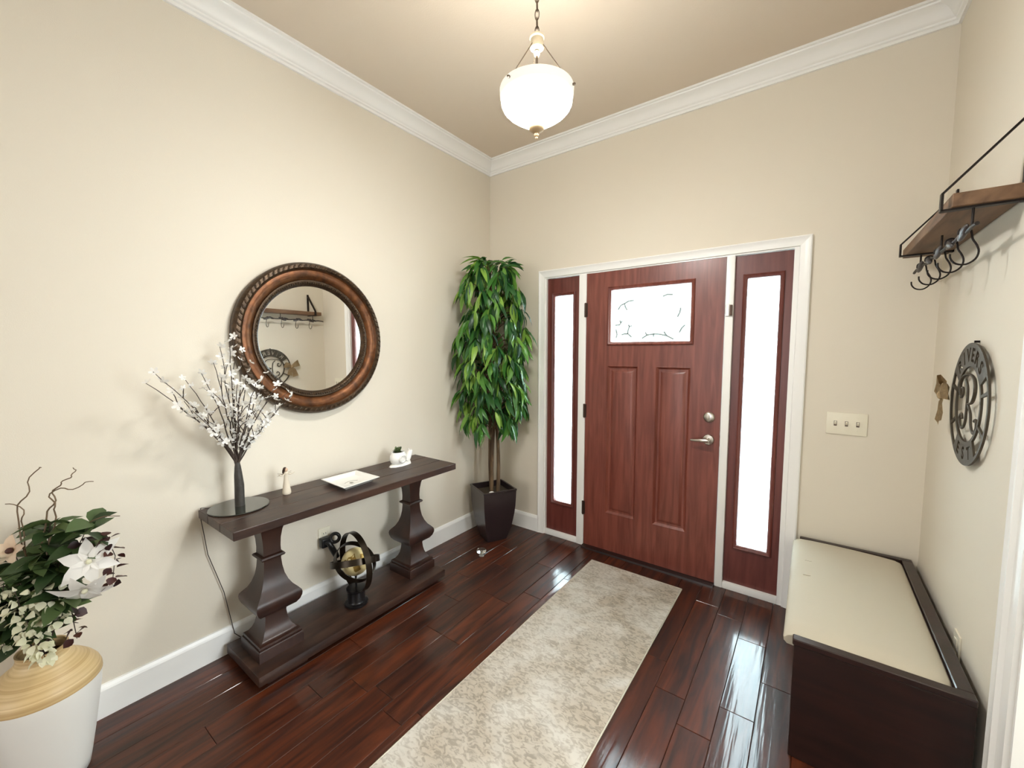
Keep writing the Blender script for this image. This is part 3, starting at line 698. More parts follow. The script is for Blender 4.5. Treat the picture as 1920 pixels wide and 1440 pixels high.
rnd = random.Random(21)
for a, r0, tw in ((0.4, .035, .8), (2.5, .04, 1.1), (4.6, .03, 1.0)):
    pts = []; rs = []
    for i in range(17):
        t = i/16; ang = a+tw*3.2*t; rr_ = r0*(1-.55*t)+.012*math.sin(7*t+a)
        pts.append((PX+rr_*math.cos(ang), PY+rr_*math.sin(ang), .365+1.72*t)); rs.append(.016-.010*t)
    bm = BM(); tube(bm, pts, rs, 8); obj('trunk', bm, 'bark', tree, smooth=60)
def leafbm(bm, m=None, L=.15, Wd=.0175, bend=.45):
    prof = [(0, .12), (.15, .62), (.38, 1), (.62, .88), (.84, .45), (1, 0)]
    rows = []
    for t, w in prof:
        z = -bend*L*t*t; y = L*t*(1-.12*bend*t)
        rows.append([(-Wd*w, y, z+Wd*w*.38), (0, y, z), (Wd*w, y, z+Wd*w*.38)])
    V = []
    for r in rows[:-1]: V.append([bm.verts.new(m @ Vector(p) if m else p) for p in r])
    tip = bm.verts.new(m @ Vector(rows[-1][1]) if m else rows[-1][1])
    for a, b in zip(V, V[1:]):
        for i in (0, 1): bm.faces.new((a[i], a[i+1], b[i+1], b[i]))
    for i in (0, 1): bm.faces.new((V[-1][i], V[-1][i+1], tip))
leaves = []
def rad(z):
    tab = [(.80, .16), (.90, .25), (1.05, .31), (1.3, .34), (1.56, .35), (1.8, .335), (1.98, .29), (2.1, .22), (2.17, .12), (2.24, .05)]
    for (a, b), (c, d) in zip(tab, tab[1:]):
        if a <= z <= c: return b+(d-b)*(z-a)/(c-a)
    return .1
TXc, TYc = PX+.035, PY-.035
zc = .98; k = 0; twigs = []
while zc < 2.22:
    R = rad(min(zc, 2.2)); n = max(4, int(round(R*36)))
    for j in range(n):
        a = 2*PI*(j+(k % 2)*.5)/n+rnd.uniform(-.25, .25)
        rr_ = R*rnd.uniform(.48, .74) if rnd.random() < .85 else R*.25
        z = zc+rnd.uniform(-.05, .05)
        node = Vector((TXc+rr_*math.cos(a), TYc+rr_*math.sin(a), z))
        node.x = max(node.x, .05); node.y = min(node.y, -.05)
        twigs.append((Vector((PX, PY, z-.10)), node))
        for q in range(rnd.choice([9, 10, 11])):
            yaw = a+rnd.uniform(-1.45, 1.45) if rnd.random() < .9 else rnd.uniform(0, 6.28)
            dive = rnd.uniform(.45, 1.4) if zc < 2.05 else rnd.uniform(-.6, .9)
            Lf = rnd.uniform(.75, 1.2)
            d = Vector((math.cos(yaw)*math.cos(dive), math.sin(yaw)*math.cos(dive), -math.sin(dive)))
            tip = node+d*.15*Lf
            if tip.x < .015 or tip.y > -.015 or (tip.y > -.04 and tip.x > .49): continue
            rot = Quaternion((0, 0, 1), yaw-PI/2) @ Quaternion((1, 0, 0), -dive) @ Quaternion((0, 1, 0), rnd.uniform(-.7, .7))
            leaves.append((node+Vector((rnd.uniform(-1, 1), rnd.uniform(-1, 1), rnd.uniform(-1, 1)))*.02, rot, Lf, tip))
    zc += .105; k += 1
bm = BM()
for a, b in twigs: tube(bm, [a, (a+b)/2+Vector((0, 0, .035)), b], [.004, .003, .0025], 5)
obj('twigs', bm, 'bark', tree, kind='stuff')
CV = Vector((2.2613, -2.7617, 1.4772))
leaves.sort(key=lambda l: (l[3]-CV).length)
bm = BM(); leafbm(bm); lm = mesh_of(bm, 'leaf', 60, 'leaf')
for p, q, s, t in leaves[:300]: place('leaf', lm, tree, p, q, s)
bm = BM()
for p, q, s, t in leaves[300:]:
    leafbm(bm, Matrix.Translation(p) @ q.to_matrix().to_4x4() @ Matrix.Diagonal((s, s, s, 1)))
obj('foliage', bm, 'leaf', tree, smooth=60, kind='stuff', fix=False)

# ------------------------------------------------------------------ glass doorstop on the floor
ds = thing('glass_doorstop', 'small clear glass knob standing on the floor before the planter', 'doorstop', (.385, -.585, 0))
bm = BM(); lathe(bm, [(.016, 0), (.017, .004), (.012, .010), (.011, .018), (.022, .024), (.034, .030), (.036, .038), (.030, .046), (.012, .049)], (.385, -.585), 20); obj('knob', bm, 'crystal', ds, smooth=30)
bm = BM(); lathe(bm, [(.018, 0), (.018, .003), (.010, .0035)], (.385, -.585), 20); obj('foot_pad', bm, 'nickel', ds)

# ------------------------------------------------------------------ bench
bc = thing('storage_bench', 'dark mahogany storage bench with a low rim, against the right wall', 'bench', (2.475, -.53, 0))
BX0, BX1, BY0, BY1 = 2.249, 2.7015, -1.041, -.0195
bm = BM(); box(bm, BX0+.004, BX1, BY0, BY0+.020, 0, .428, .002, 1); obj('end_panel', bm, 'bench', bc)
bm = BM(); box(bm, BX0+.004, BX1, BY1-.020, BY1, 0, .428, .002, 1); obj('end_panel', bm, 'bench', bc)
bm = BM(); box(bm, BX1-.018, BX1, BY0+.02, BY1-.02, .01, .428); obj('back_panel', bm, 'bench', bc)
bm = BM(); box(bm, BX0+.012, BX0+.030, BY0+.02, BY1-.02, .04, .40); obj('front_panel', bm, 'bench', bc)
for i in range(3):
    a = BY0+.035+i*.318; bm = BM(); box(bm, BX0+.006, BX0+.013, a+.01, a+.305, .07, .37, .003, 1); obj('door', bm, 'bench', bc)
bm = BM(); box(bm, BX0+.004, BX1-.018, BY0+.02, BY1-.02, .385, .402); obj('seat_board', bm, 'bench', bc)
bm = BM(); box(bm, BX0, BX1, BY0-.003, BY0+.034, .428, .450, .003, 1); obj('rim', bm, 'bench', bc)
bm = BM(); box(bm, BX0, BX1, BY1-.030, BY1, .428, .450, .003, 1); obj('rim', bm, 'bench', bc)
bm = BM(); box(bm, BX1-.040, BX1, BY0+.034, BY1-.030, .428, .450, .003, 1); obj('rim', bm, 'bench', bc)
# cushion: rounded at the open front edge, pulled down over it
cu = thing('bench_cushion', 'cream upholstered seat cushion lying on the dark bench', 'cushion', (2.44, -.53, .403))
bm = BM(); ny = 26
ya, yb = BY0+.0345, BY1-.0305
sec = [(2.262, .402), (2.232, .404), (2.222, .414), (2.220, .428), (2.224, .442), (2.234, .452), (2.252, .458), (2.30, .461), (2.38, .4625), (2.48, .462), (2.57, .459), (2.63, .453), (2.652, .446), (2.660, .436), (2.661, .403)]
rings = []
for j in range(ny+1):
    t = j/ny; y = ya+(yb-ya)*t; e = min(t, 1-t)*(yb-ya); dz = -.016*max(0, 1-e/.045)**2
    rings.append([(x+(0 if z < .43 else 0), y, z+(dz if z > .43 else 0)+(.0015*math.sin(y*9+x*7) if z > .455 else 0)) for x, z in sec])
loops(bm, rings); obj('seat_pad', bm, 'cushion', cu, smooth=50)
for yy, x0 in ((-.52, 2.27), (-.36, 2.275)):
    bm = BM(); tube(bm, [(x0+.004*i, yy+.001*math.sin(i), .4598+.0003*min(i, 6)) for i in range(8)], .0016, 5); obj('crease', bm, 'cushion', cu)
ob = thing('small_outlet', 'white outlet plate peeking over the bench on the right wall', 'outlet', (RW, -.70, .36))
bm = BM(); box(bm, RW-.006, RW, -.735, -.665, .36, .475, .002); obj('cover_plate', bm, 'switch', ob)
for z in (.44, .395):
    bm = BM(); box(bm, RW-.0085, RW-.006, -.716, -.684, z-.014, z+.014, .002); obj('receptacle', bm, 'switch', ob)

# ------------------------------------------------------------------ light switch
sw = thing('light_switch', 'ivory three-toggle light switch plate right of the door', 'light switch', (2.419, 0, 1.04))
bm = BM(); box(bm, 2.335, 2.503, -.007, 0, 1.041, 1.157, .003); obj('cover_plate', bm, 'switch', sw, smooth=40)
for i in range(3):
    x = 2.419+(i-1)*.046
    bm = BM(); box(bm, x-.0065, x+.0065, -.0078, -.0066, 1.086, 1.112); sl_ = obj('toggle_slot', bm, 'hinge', sw)
    bm = BM(); loops(bm, [[(x-.005, -.0075, 1.092), (x+.005, -.0075, 1.092), (x+.005, -.0075, 1.106), (x-.005, -.0075, 1.106)], [(x-.004, -.020, 1.104), (x+.004, -.020, 1.104), (x+.004, -.019, 1.112), (x-.004, -.019, 1.112)]]); obj('toggle', bm, 'switch', sl_)
    for z in (1.066, 1.132):
        bm = BM(); disc_y(bm, (x, -.007, z), [(.003, 0), (.003, .0006), (.001, .001)], 8); obj('screw', bm, 'switch', sw)
# ------------------------------------------------------------------ wall shelf with hooks (right wall)
SH = thing('hook_shelf', 'wooden wall shelf with black iron brackets and a row of hooks', 'shelf', (RW, -.56, 1.84))
bm = BM(); box(bm, 2.577, RW-.002, -.955, -.105, 1.912, 1.952, .002, 1); obj('shelf_board', bm, 'shelfwood', SH)
for y in (-.93, -.19):
    bm = BM(); w = .011
    def bar(p0, p1, th=.003):
        a, b = Vector(p0), Vector(p1); d = (b-a).normalized(); n = Vector((d.z, 0, -d.x))*th
        loops(bm, [[a+n+Vector((0, -w, 0)), a-n+Vector((0, -w, 0)), a-n+Vector((0, w, 0)), a+n+Vector((0, w, 0))], [b+n+Vector((0, -w, 0)), b-n+Vector((0, -w, 0)), b-n+Vector((0, w, 0)), b+n+Vector((0, w, 0))]])
    bar((2.557, 0+y, 1.909), (RW-.001, y, 1.909)); bar((2.558, y, 1.907), (2.558, y, 1.962)); bar((2.558, y, 1.960), (RW-.003, y, 2.150)); bar((RW-.004, y, 1.905), (RW-.004, y, 2.165))
    obj('bracket', bm, 'iron', SH)
rx, rz = 2.627, 1.850
for y in (-.93, -.56, -.19):
    bm = BM(); tube(bm, [(rx, y, 1.909), (rx, y, rz)], .0035, 8); obj('drop_rod', bm, 'iron', SH, smooth=60)
bm = BM(); tube(bm, [(rx, -.98+.92*i/30, rz+.003*math.sin(i*1.4)) for i in range(31)], .0055, 10); obj('hook_rail', bm, 'iron', SH, smooth=60)
hooks_y = (-.86, -.70, -.54, -.38, -.22)
for i, y in enumerate(hooks_y):
    q = Quaternion((1, 0, 0), .35 if i % 2 else -.35)
    bm = BM(); ball(bm, (rx-.004, y, rz), 1, 12, 8, (.010, .046, .014), q); ball(bm, (rx+.003, y+.045, rz+.004), 1, 10, 6, (.008, .030, .010), Quaternion((1, 0, 0), -.3)); obj('iron_leaf', bm, 'iron_lt', SH, smooth=60)
    hp = [(-.014, -.004), (-.013, .010), (-.002, .017), (.010, .012), (.015, -.004), (.018, -.022), (.028, -.042), (.033, -.062), (.027, -.084), (.008, -.098), (-.014, -.094), (-.027, -.078), (-.029, -.062)]
    pts = []
    for k in range(len(hp)-1):
        p0, p1, p2, p3 = [Vector(hp[max(0, min(len(hp)-1, j))]) for j in (k-1, k, k+1, k+2)]
        for t in (0, .33, .67): pts.append(.5*((2*p1)+(-p0+p2)*t+(2*p0-5*p1+4*p2-p3)*t*t+(-p0+3*p1-3*p2+p3)*t**3))
    pts.append(Vector(hp[-1]))
    bm = BM(); tube(bm, [(rx+a, y, rz+b) for a, b in pts], .0028, 8); obj('hook', bm, 'iron', SH, smooth=60)

# ------------------------------------------------------------------ round family-name plaque
py, pz, pxw = -.645, 1.292, RW-.016
PQ = thing('name_plaque', 'round dark metal cut-out name plaque hanging on the right wall', 'wall plaque', (RW-.002, py, pz-.217))
def P3(r, a, x): return (x, py-r*math.sin(a), pz+r*math.cos(a))     # angle clockwise from the top as seen from the room
def sector(bm, r0, r1, a0, a1, x0, x1, n=40, full=False):
    vs = []
    for i in range(n if full else n+1):
        a = a0+(a1-a0)*i/n
        vs.append([bm.verts.new(P3(r0, a, x0)), bm.verts.new(P3(r1, a, x0)), bm.verts.new(P3(r1, a, x1)), bm.verts.new(P3(r0, a, x1))])
    m = len(vs)
    for i in range(m if full else m-1):
        a, b = vs[i], vs[(i+1) % m]
        for k in range(4): bm.faces.new((a[k], a[(k+1) % 4], b[(k+1) % 4], b[k]))
    if not full: bm.faces.new(vs[0]); bm.faces.new(vs[-1][::-1])
X0, X1 = pxw-.003, pxw+.003
bm = BM(); sector(bm, .205, .217, 0, 2*PI, X0, X1, 96, True); obj('outer_ring', bm, 'plaque', PQ, smooth=30)
bm = BM(); sector(bm, .134, .146, 0, 2*PI, X0, X1, 72, True); obj('inner_ring', bm, 'plaque', PQ, smooth=30)
def text_mesh(s, size, depth):
    c = bpy.data.curves.new('t', 'FONT'); c.body = s; c.size = size; c.extrude = depth; c.align_x = 'CENTER'; c.align_y = 'CENTER'; c.resolution_u = 3; c.offset = .0022
    o = bpy.data.objects.new('t', c); COL.objects.link(o)
    dg = bpy.context.evaluated_depsgraph_get(); me = bpy.data.meshes.new_from_object(o.evaluated_get(dg)); bpy.data.objects.remove(o); bpy.data.curves.remove(c)
    return me
def letter_band(name, word, a0, a1, size, inv):
    bm = BM(); sector(bm, .1455, .2055, a0, a1, X0, X1, 48); finish(bm)
    me = bpy.data.meshes.new(name); bm.to_mesh(me); bm.free(); o = bpy.data.objects.new(name, me); COL.objects.link(o)
    cb = BM(); n = len(word); span = (a1-a0)*.84
    for i, ch in enumerate(word):
        t = text_mesh(ch, size, .03); a = (a0+a1)/2+span*((i+.5)/n-.5)*(-1 if inv else 1)
        ang = a+(PI if inv else 0)
        right = Vector((0, -math.cos(ang), -math.sin(ang))); upv = Vector((0, -math.sin(ang), math.cos(ang))); out = Vector((-1, 0, 0))
        xs = [v.co.x for v in t.vertices]; ys = [v.co.y for v in t.vertices]; mx, my = (min(xs)+max(xs))/2, (min(ys)+max(ys))/2
        c = Vector(P3(.1755, a, pxw)); mp = {}
        for v in t.vertices: mp[v.index] = cb.verts.new(c+right*(v.co.x-mx)*1.0+upv*(v.co.y-my)+out*v.co.z)
        for p in t.polygons:
            try: cb.faces.new([mp[k] for k in p.vertices])
            except ValueError: pass
        bpy.data.meshes.remove(t)
    bmesh.ops.remove_doubles(cb, verts=cb.verts[:], dist=1e-5); finish(cb)
    cm = bpy.data.meshes.new('c'); cb.to_mesh(cm); cb.free(); co = bpy.data.objects.new('c', cm); COL.objects.link(co)
    md = o.modifiers.new('cut', 'BOOLEAN'); md.operation = 'DIFFERENCE'; md.object = co; md.solver = 'EXACT'
    dg = bpy.context.evaluated_depsgraph_get(); res = bpy.data.meshes.new_from_object(o.evaluated_get(dg))
    bpy.data.objects.remove(co); bpy.data.objects.remove(o)
    bm = BM(); bm.from_mesh(res); obj(name, bm, 'plaque', PQ, fix=False)
letter_band('name_band', 'RIVERS', -1.02, 1.02, .066, False)
letter_band('date_band', 'EST', PI-.62, PI+.62, .060, True)
# script initial with curls
def strokes(parent, paths, r=.0052):
    for nm, p in paths:
        bm = BM(); n = len(p); fine = []
        for i in range(n-1):
            p0, p1, p2, p3 = [Vector((*p[max(0, min(n-1, j))], 0)) for j in (i-1, i, i+1, i+2)]
            for t in (0, .25, .5, .75):
                fine.append(.5*((2*p1)+(-p0+p2)*t+(2*p0-5*p1+4*p2-p3)*t*t+(-p0+3*p1-3*p2+p3)*t**3))
        fine.append(Vector((*p[-1], 0)))
        tube(bm, [(pxw, py-q.x, pz+q.y) for q in fine], r, 8, flat=.75); obj(nm, bm, 'plaque', parent, smooth=60)
strokes(PQ, [('initial_stem', [(-.045, .085), (-.02, .06), (-.012, .02), (-.014, -.04), (-.022, -.075), (-.05, -.092), (-.078, -.080), (-.085, -.055), (-.066, -.042), (-.055, -.058)]),
             ('initial_bowl', [(-.105, .035), (-.112, .06), (-.095, .085), (-.06, .10), (.0, .105), (.05, .09), (.066, .05), (.045, .012), (.0, .0)]),
             ('initial_curl', [(-.105, .035), (-.088, .018), (-.068, .03), (-.072, .052), (-.088, .05)]),
             ('initial_leg', [(.0, .0), (.035, -.03), (.05, -.07), (.08, -.092), (.108, -.07), (.10, -.045), (.082, -.05)])])
for nm, a, b in (('tie_bar', -2.02, None), ('tie_bar', 2.02, None), ('tie_bar', -1.3, None), ('tie_bar', 1.3, None)):
    bm = BM(); sector(bm, .146, .206, a-.03, a+.03, X0, X1, 3); obj(nm, bm, 'plaque', PQ)
bm = BM(); tube(bm, [(RW-.001, py, pz+.221), (RW-.014, py, pz+.221)], .004, 8); obj('hanging_nail', bm, 'iron', PQ)
# burlap bow tied to the plaque
BO = thing('burlap_bow', 'tan burlap bow tied to the far edge of the name plaque', 'bow', (RW-.03, -.435, 1.19))
def ribbon(name, pts, wid, wax):
    bm = BM(); wax = Vector(wax); rows = []
    for i, p in enumerate(pts):
        w = wid[i] if isinstance(wid, list) else wid; rows.append([Vector(p)-wax*w, Vector(p)+Vector((-.004*math.sin(i*1.9), 0, 0)), Vector(p)+wax*w])
    V = [[bm.verts.new(q) for q in r] for r in rows]
    for a, b in zip(V, V[1:]):
        for k in (0, 1): bm.faces.new((a[k], a[k+1], b[k+1], b[k]))
    bmesh.ops.solidify(bm, geom=bm.faces[:], thickness=.0015); obj(name, bm, 'burlap', BO, smooth=50)
by, bz, bx = -.432, 1.305, RW-.036
ribbon('loop', [(bx, by, bz), (bx-.015, by+.035, bz+.022), (bx-.016, by+.075, bz+.042), (bx-.002, by+.088, bz+.045), (bx+.012, by+.06, bz+.028), (bx+.004, by+.01, bz+.004)], [.010, .026, .034, .034, .026, .010], (0, -.35, 1))
ribbon('loop', [(bx, by, bz), (bx-.018, by-.032, bz+.016), (bx-.020, by-.068, bz+.022), (bx-.008, by-.080, bz+.020), (bx+.004, by-.05, bz+.010), (bx+.002, by-.01, bz)], [.010, .024, .030, .030, .024, .010], (0, .35, 1))
ribbon('tail', [(bx-.002, by, bz), (bx-.008, by+.022, bz-.035), (bx-.006, by+.035, bz-.075), (bx-.010, by+.042, bz-.115)], [.010, .022, .028, .032], (0, 1, .25))
ribbon('tail', [(bx-.002, by, bz), (bx-.012, by-.016, bz-.035), (bx-.010, by-.024, bz-.07), (bx-.014, by-.028, bz-.10)], [.010, .020, .025, .028], (0, 1, -.2))
bm = BM(); ball(bm, (bx-.010, by, bz), 1, 12, 8, (.013, .014, .018)); obj('knot', bm, 'burlap', BO, smooth=60)

# ------------------------------------------------------------------ pendant lamp
AX, AY = 1.372, -1.395
pl = thing('pendant_lamp', 'lit white glass bowl pendant lamp hanging on a chain', 'pendant lamp', (AX, AY, 2.285))
bm = BM(); lathe(bm, [(.134, 2.428), (.133, 2.413), (.127, 2.400), (.113, 2.385), (.090, 2.368), (.062, 2.351), (.036, 2.339), (.022, 2.333)], (AX, AY), 56, False, False); bw = obj('bowl', bm, 'bowl', pl, smooth=60)
bm = BM(); lathe(bm, [(.020, 2.337), (.036, 2.344), (.062, 2.356), (.088, 2.372), (.108, 2.389), (.121, 2.404), (.127, 2.418), (.129, 2.429)], (AX, AY), 56, False, False); obj('bowl_lining', bm, 'bowlin', bw, smooth=60)
bm = BM(); lathe(bm, [(.129, 2.428), (.134, 2.4275), (.1365, 2.430), (.1385, 2.438), (.1400, 2.462), (.1385, 2.467), (.1355, 2.466), (.1335, 2.440), (.129, 2.432)], (AX, AY), 56, False, False); obj('bowl_band', bm, 'bowlband', pl, smooth=40)
bm = BM(); lathe(bm, [(.004, 2.341), (.029, 2.337), (.031, 2.330), (.027, 2.320), (.016, 2.312), (.0080, 2.307), (.0095, 2.303), (.008, 2.297), (.004, 2.2935), (.0055, 2.290), (.003, 2.286)], (AX, AY), 24); obj('finial', bm, 'finial', pl, smooth=50)
bm = BM(); lathe(bm, [(.0045, 2.34), (.0045, 2.60)], (AX, AY), 10); obj('center_rod', bm, 'chain', pl, smooth=60)
bm = BM(); lathe(bm, [(.008, 2.585), (.012, 2.592), (.012, 2.600), (.008, 2.604), (.016, 2.607), (.025, 2.612), (.026, 2.628), (.024, 2.644), (.028, 2.648), (.0285, 2.654), (.022, 2.658), (.006, 2.660)], (AX, AY), 28); obj('top_cap', bm, 'lampmetal', pl, smooth=40)
for a in (4.52, 6.52, 2.43):
    ca, sa = math.cos(a), math.sin(a)
    bm = BM(); tube(bm, [(AX+.025*ca, AY+.025*sa, 2.620), (AX+.131*ca, AY+.131*sa, 2.458)], .0020, 8); rd = obj('support_rod', bm, 'chain', pl, smooth=60)
    bm = BM(); tube(bm, [(AX+.128*ca, AY+.128*sa, 2.452), (AX+.146*ca, AY+.146*sa, 2.452), (AX+.150*ca, AY+.150*sa, 2.452)], [.004, .005, .003], 8); obj('thumb_screw', bm, 'chain', rd, smooth=60)
zl = 2.672; k = 0
bm = BM(); ring(bm, (0, 0, 0), (0, 1, 0), .010, .0020, 16, 6); bm.transform(Matrix.Diagonal((.78, 1, 1.85, 1))); lk = mesh_of(bm, 'chain', 60, 'chain_link')
while zl < 3.0:
    place('chain_link', lk, pl, (AX, AY, zl), Quaternion((0, 0, 1), .35+(PI/2 if k % 2 else 0))); zl += .0300; k += 1
bm = BM(); lathe(bm, [(.008, 2.992), (.02, 2.998), (.052, 3.014), (.060, 3.028), (.060, H-.0005)], (AX, AY), 32); obj('ceiling_canopy', bm, 'lampmetal', pl, smooth=40)

# ------------------------------------------------------------------ floor vase with flowers
VX, VY = .200, -2.650
vs = thing('floor_vase', 'white floor vase with a wide bamboo shoulder at the left edge', 'vase', (VX, VY, 0))
bm = BM(); lathe(bm, [(.080, 0), (.090, .006), (.098, .05), (.111, .13), (.124, .22), (.134, .29), (.139, .335), (.1395, .342)], (VX, VY), 48, True, False); obj('body', bm, 'vasewhite', vs, smooth=50)
bm = BM(); lathe(bm, [(.1395, .342), (.1385, .356), (.133, .372), (.120, .392), (.100, .412), (.080, .428), (.066, .444), (.060, .462), (.062, .478), (.057, .478), (.054, .46), (.060, .44)], (VX, VY), 48, False, False); obj('bamboo_shoulder', bm, 'bamboo', vs, smooth=50)

def oval_leaf(mat, L=1, Wd=.32, bend=.25, name='leaf'):
    bm = BM(); prof = [(0, .1), (.2, .75), (.45, 1), (.72, .72), (1, 0)]; V = []
    for t, w in prof[:-1]:
        V.append([bm.verts.new((s*Wd*w*L, L*t, -bend*L*t*t+abs(s)*Wd*w*.3*L)) for s in (-1, 0, 1)])
    tip = bm.verts.new((0, L, -bend*L))
    for a, b in zip(V, V[1:]):
        for i in (0, 1): bm.faces.new((a[i], a[i+1], b[i+1], b[i]))
    for i in (0, 1): bm.faces.new((V[-1][i], V[-1][i+1], tip))
    return mesh_of(bm, mat, 60, name)
NECK = Vector((VX, VY, .42))
rnd = random.Random(33)
def aim(d, roll=0):
    d = Vector(d).normalized(); yaw = math.atan2(d.y, d.x); el = math.asin(max(-1, min(1, d.z)))
    return Quaternion((0, 0, 1), yaw-PI/2) @ Quaternion((1, 0, 0), el) @ Quaternion((0, 1, 0), roll)
def curve(a, c, b, n=10):
    a, b, c = Vector(a), Vector(b), Vector(c); return [(1-i/n)**2*a+2*(1-i/n)*(i/n)*c+(i/n)**2*b for i in range(n+1)]
def stem(name, label, cat, group, pts, mat, r=.0022):
    t = thing(name, label, cat, pts[0], group); bm = BM(); tube(bm, pts, [r*(1-.5*i/len(pts)) for i in range(len(pts))], 6); obj('stem', bm, mat, t, smooth=60); return t
# curly willow twigs
tw = [('tallest', 'curly willow twig standing leftmost, its tip curling right', [(.165, -2.676, .95), (.198, -2.652, 1.004), (.205, -2.645, 1.05), (.233, -2.626, 1.097), (.245, -2.618, 1.10)]),
      ('b', 'curly willow twig with the tall hooked tip, rising in the middle', [(.242, -2.619, .932), (.262, -2.60, .975), (.269, -2.599, 1.013), (.285, -2.588, 1.04), (.30, -2.575, 1.055), (.318, -2.562, 1.07), (.33, -2.554, 1.085), (.322, -2.556, 1.098)]),
      ('c', 'curly willow twig bending far right at its tip', [(.262, -2.60, .93), (.270, -2.598, .97), (.258, -2.606, 1.0), (.284, -2.588, 1.031), (.326, -2.557, 1.026), (.352, -2.538, 1.05), (.377, -2.519, 1.053)]),
      ('d', 'short curly willow twig hooking left beside the frame edge', [(.178, -2.668, .90), (.188, -2.66, .945), (.165, -2.676, .975), (.139, -2.695, .977)]),
      ('e', 'thin straight willow twig sticking out low to the right', [(.30, -2.575, .86), (.369, -2.526, .923), (.405, -2.50, .935), (.441, -2.473, .937)])]
for _, lab, p in tw:
    p = [Vector(q) for q in p]; full = curve(NECK, NECK+Vector((0, 0, .25)), p[0], 5)+p[1:]
    fine = []
    for i in range(len(full)-1):
        p0, p1, p2, p3 = [full[max(0, min(len(full)-1, j))] for j in (i-1, i, i+1, i+2)]
        for t in (0, .33, .66):
            q = .5*((2*p1)+(-p0+p2)*t+(2*p0-5*p1+4*p2-p3)*t*t+(-p0+3*p1-3*p2+p3)*t**3)
            if i > 3: q += Vector((.006*math.sin(len(fine)*1.1), .004*math.cos(len(fine)*1.3), 0))
            fine.append(q)
    fine.append(full[-1]); fine = [Vector((max(q.x, .03), q.y, q.z)) for q in fine]
    t = thing('willow_twig', lab, 'twig', fine[0], 'curly willow twigs in the vase'); bm = BM(); tube(bm, fine, [.0034*(1-.65*i/len(fine)) for i in range(len(fine))], 6); obj('stem', bm, 'willow', t, smooth=60)
# green leafy stems
gl_me = oval_leaf('gleaf', .085, .30)
gs = [('green leafy stem reaching to the upper right of the bouquet', (.362, -2.531, .915)), ('green leafy stem at the top of the bouquet', (.255, -2.61, .915)), ('green leafy stem low in front of the bouquet', (.300, -2.60, .79)), ('green leafy stem at the left frame edge', (.155, -2.69, .80)), ('green leafy stem filling the middle of the bouquet', (.255, -2.63, .82)), ('green leafy stem leaning back to the wall', (.12, -2.60, .86)), ('green leafy stem drooping low at the left', (.215, -2.72, .70)), ('green leafy stem hanging left of the vase neck', (.165, -2.75, .60)), ('green leafy stem spilling over the right shoulder', (.33, -2.60, .68))]
for lab, e in gs:
    e = Vector(e); pts = curve(NECK, NECK*.5+e*.5+Vector((0, 0, .10)), e, 9)
    t = stem('leafy_stem', lab, 'foliage', 'green leafy stems in the vase', pts, 'twig')
    for k in range(34):
        i = 3+int(k*7/34); q = pts[i]; a = k*2.4+rnd.uniform(-.4, .4); d = Vector((math.cos(a), math.sin(a), rnd.uniform(-.35, .6)))
        if q.x+d.x*.09 < .02: continue
        place('leaf', gl_me, t, q, aim(d, rnd.uniform(-.6, .6)), rnd.uniform(.7, 1.15))
# burgundy sprigs
rl = oval_leaf('rleaf', .030, .46, .1)
bs = [('burgundy leaf sprig arching at the right of the bouquet', [(.32, -2.56, .84), (.40, -2.502, .865), (.418, -2.488, .80), (.405, -2.50, .69)], 30), ('burgundy leaf sprig hanging under the white lily', [(.28, -2.60, .70), (.29, -2.588, .63), (.292, -2.582, .57), (.298, -2.578, .51)], 24)]
for lab, p, n in bs:
    pts = curve(NECK, NECK+Vector((.02, .02, .25)), p[0], 5)+[Vector(q) for q in p[1:]]
    t = stem('burgundy_sprig', lab, 'foliage', 'burgundy sprigs in the vase', pts, 'twig')
    for k in range(n):
        f = 5+2.999*k/n; i = int(f); fr = f-i; q = pts[i]*(1-fr)+pts[min(i+1, len(pts)-1)]*fr
        a = k*2.4; d = Vector((math.cos(a), math.sin(a), rnd.uniform(-.8, .4))); place('leaf', rl, t, q+d*.008, aim(d, rnd.uniform(-1, 1)), rnd.uniform(.75, 1.2))
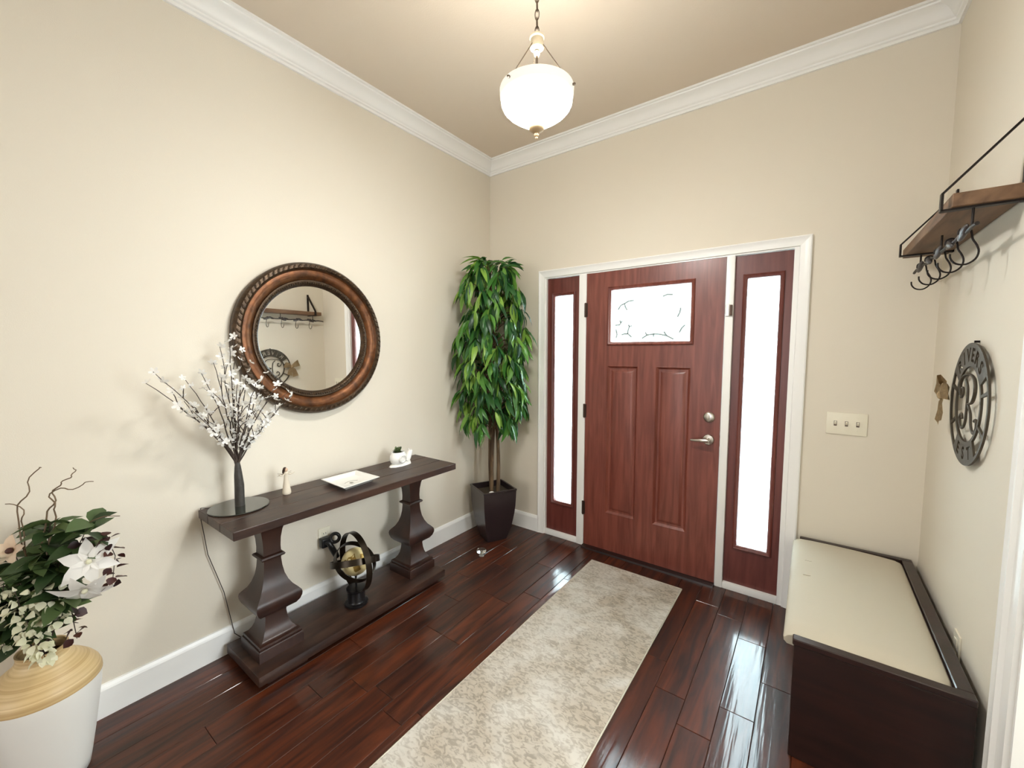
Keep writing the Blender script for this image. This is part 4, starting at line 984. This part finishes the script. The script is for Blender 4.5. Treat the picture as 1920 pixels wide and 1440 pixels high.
# hanging cream wisteria
wp = oval_leaf('cpetal', .022, .5, .3, 'petal')
ws = [('cream wisteria spray hanging over the bamboo shoulder', [(.285, -2.700, .745), (.297, -2.690, .675), (.310, -2.677, .61), (.322, -2.664, .55), (.336, -2.650, .495)], 120), ('cream wisteria spray hanging at the left frame edge', [(.195, -2.716, .735), (.188, -2.722, .67), (.184, -2.724, .61), (.180, -2.727, .55), (.178, -2.728, .505)], 70), ('short cream wisteria spray behind the hanging one', [(.30, -2.63, .72), (.312, -2.628, .69), (.322, -2.622, .66), (.328, -2.62, .63), (.33, -2.62, .61)], 40)]
for lab, p, n in ws:
    pts = curve(NECK, NECK+Vector((.0, -.01, .35)), p[0], 5)+[Vector(q) for q in p[1:]]
    t = stem('wisteria_spray', lab, 'flower', 'cream wisteria sprays in the vase', pts, 'twig', .0016)
    for k in range(n):
        f = 5+3.999*k/n; i = int(f); fr = f-i; q = pts[i]*(1-fr)+pts[min(i+1, len(pts)-1)]*fr
        w = .036*(1-.65*k/n)+.006; a = k*2.4; d = Vector((math.cos(a), math.sin(a), rnd.uniform(-.7, .5)))
        place('petal', wp, t, q+d*w*rnd.uniform(.3, 1), aim(d+Vector((0, 0, -.3)), rnd.uniform(-1.4, 1.4)), rnd.uniform(.75, 1.25))
# white lilies and cream orchid
lp = oval_leaf('petal', .074, .30, .55, 'petal'); op = oval_leaf('opetal', .050, .36, .2, 'petal')
for lab, c, face, me, n, nm, grp in (('large white lily facing right at the bouquet side', (.405, -2.545, .800), (.75, -.35, .35), lp, 6, 'white_lily', 'white lilies in the vase'),
                                     ('drooping white lily under the larger one', (.400, -2.56, .715), (.6, -.25, -.55), lp, 6, 'white_lily', 'white lilies in the vase'),
                                     ('cream orchid bloom with pink throat at the left frame edge', (.165, -2.69, .825), (.6, -.75, .3), op, 5, 'orchid_bloom', None)):
    c = Vector(c); f = Vector(face).normalized(); pts = curve(NECK, NECK*.4+c*.6+Vector((0, 0, .12)), c, 8)
    t = stem(nm, lab, 'flower', grp, pts, 'twig')
    u = f.cross(Vector((0, 0, 1))).normalized(); v = u.cross(f)
    for k in range(n):
        a = 2*PI*k/n+.3; d = (u*math.cos(a)+v*math.sin(a))*.9+f*.42
        yq = d.normalized(); zq = (f-yq*f.dot(yq)).normalized(); xq = yq.cross(zq)
        q = Matrix((xq, yq, zq)).transposed().to_quaternion(); place('petal', me, t, c, q, rnd.uniform(.85, 1.1))
    bm = BM(); ball(bm, c+f*.010, .008 if nm == 'white_lily' else .010, 8, 6); obj('throat', bm, 'cpetal' if nm == 'white_lily' else 'rleaf', t, smooth=60)
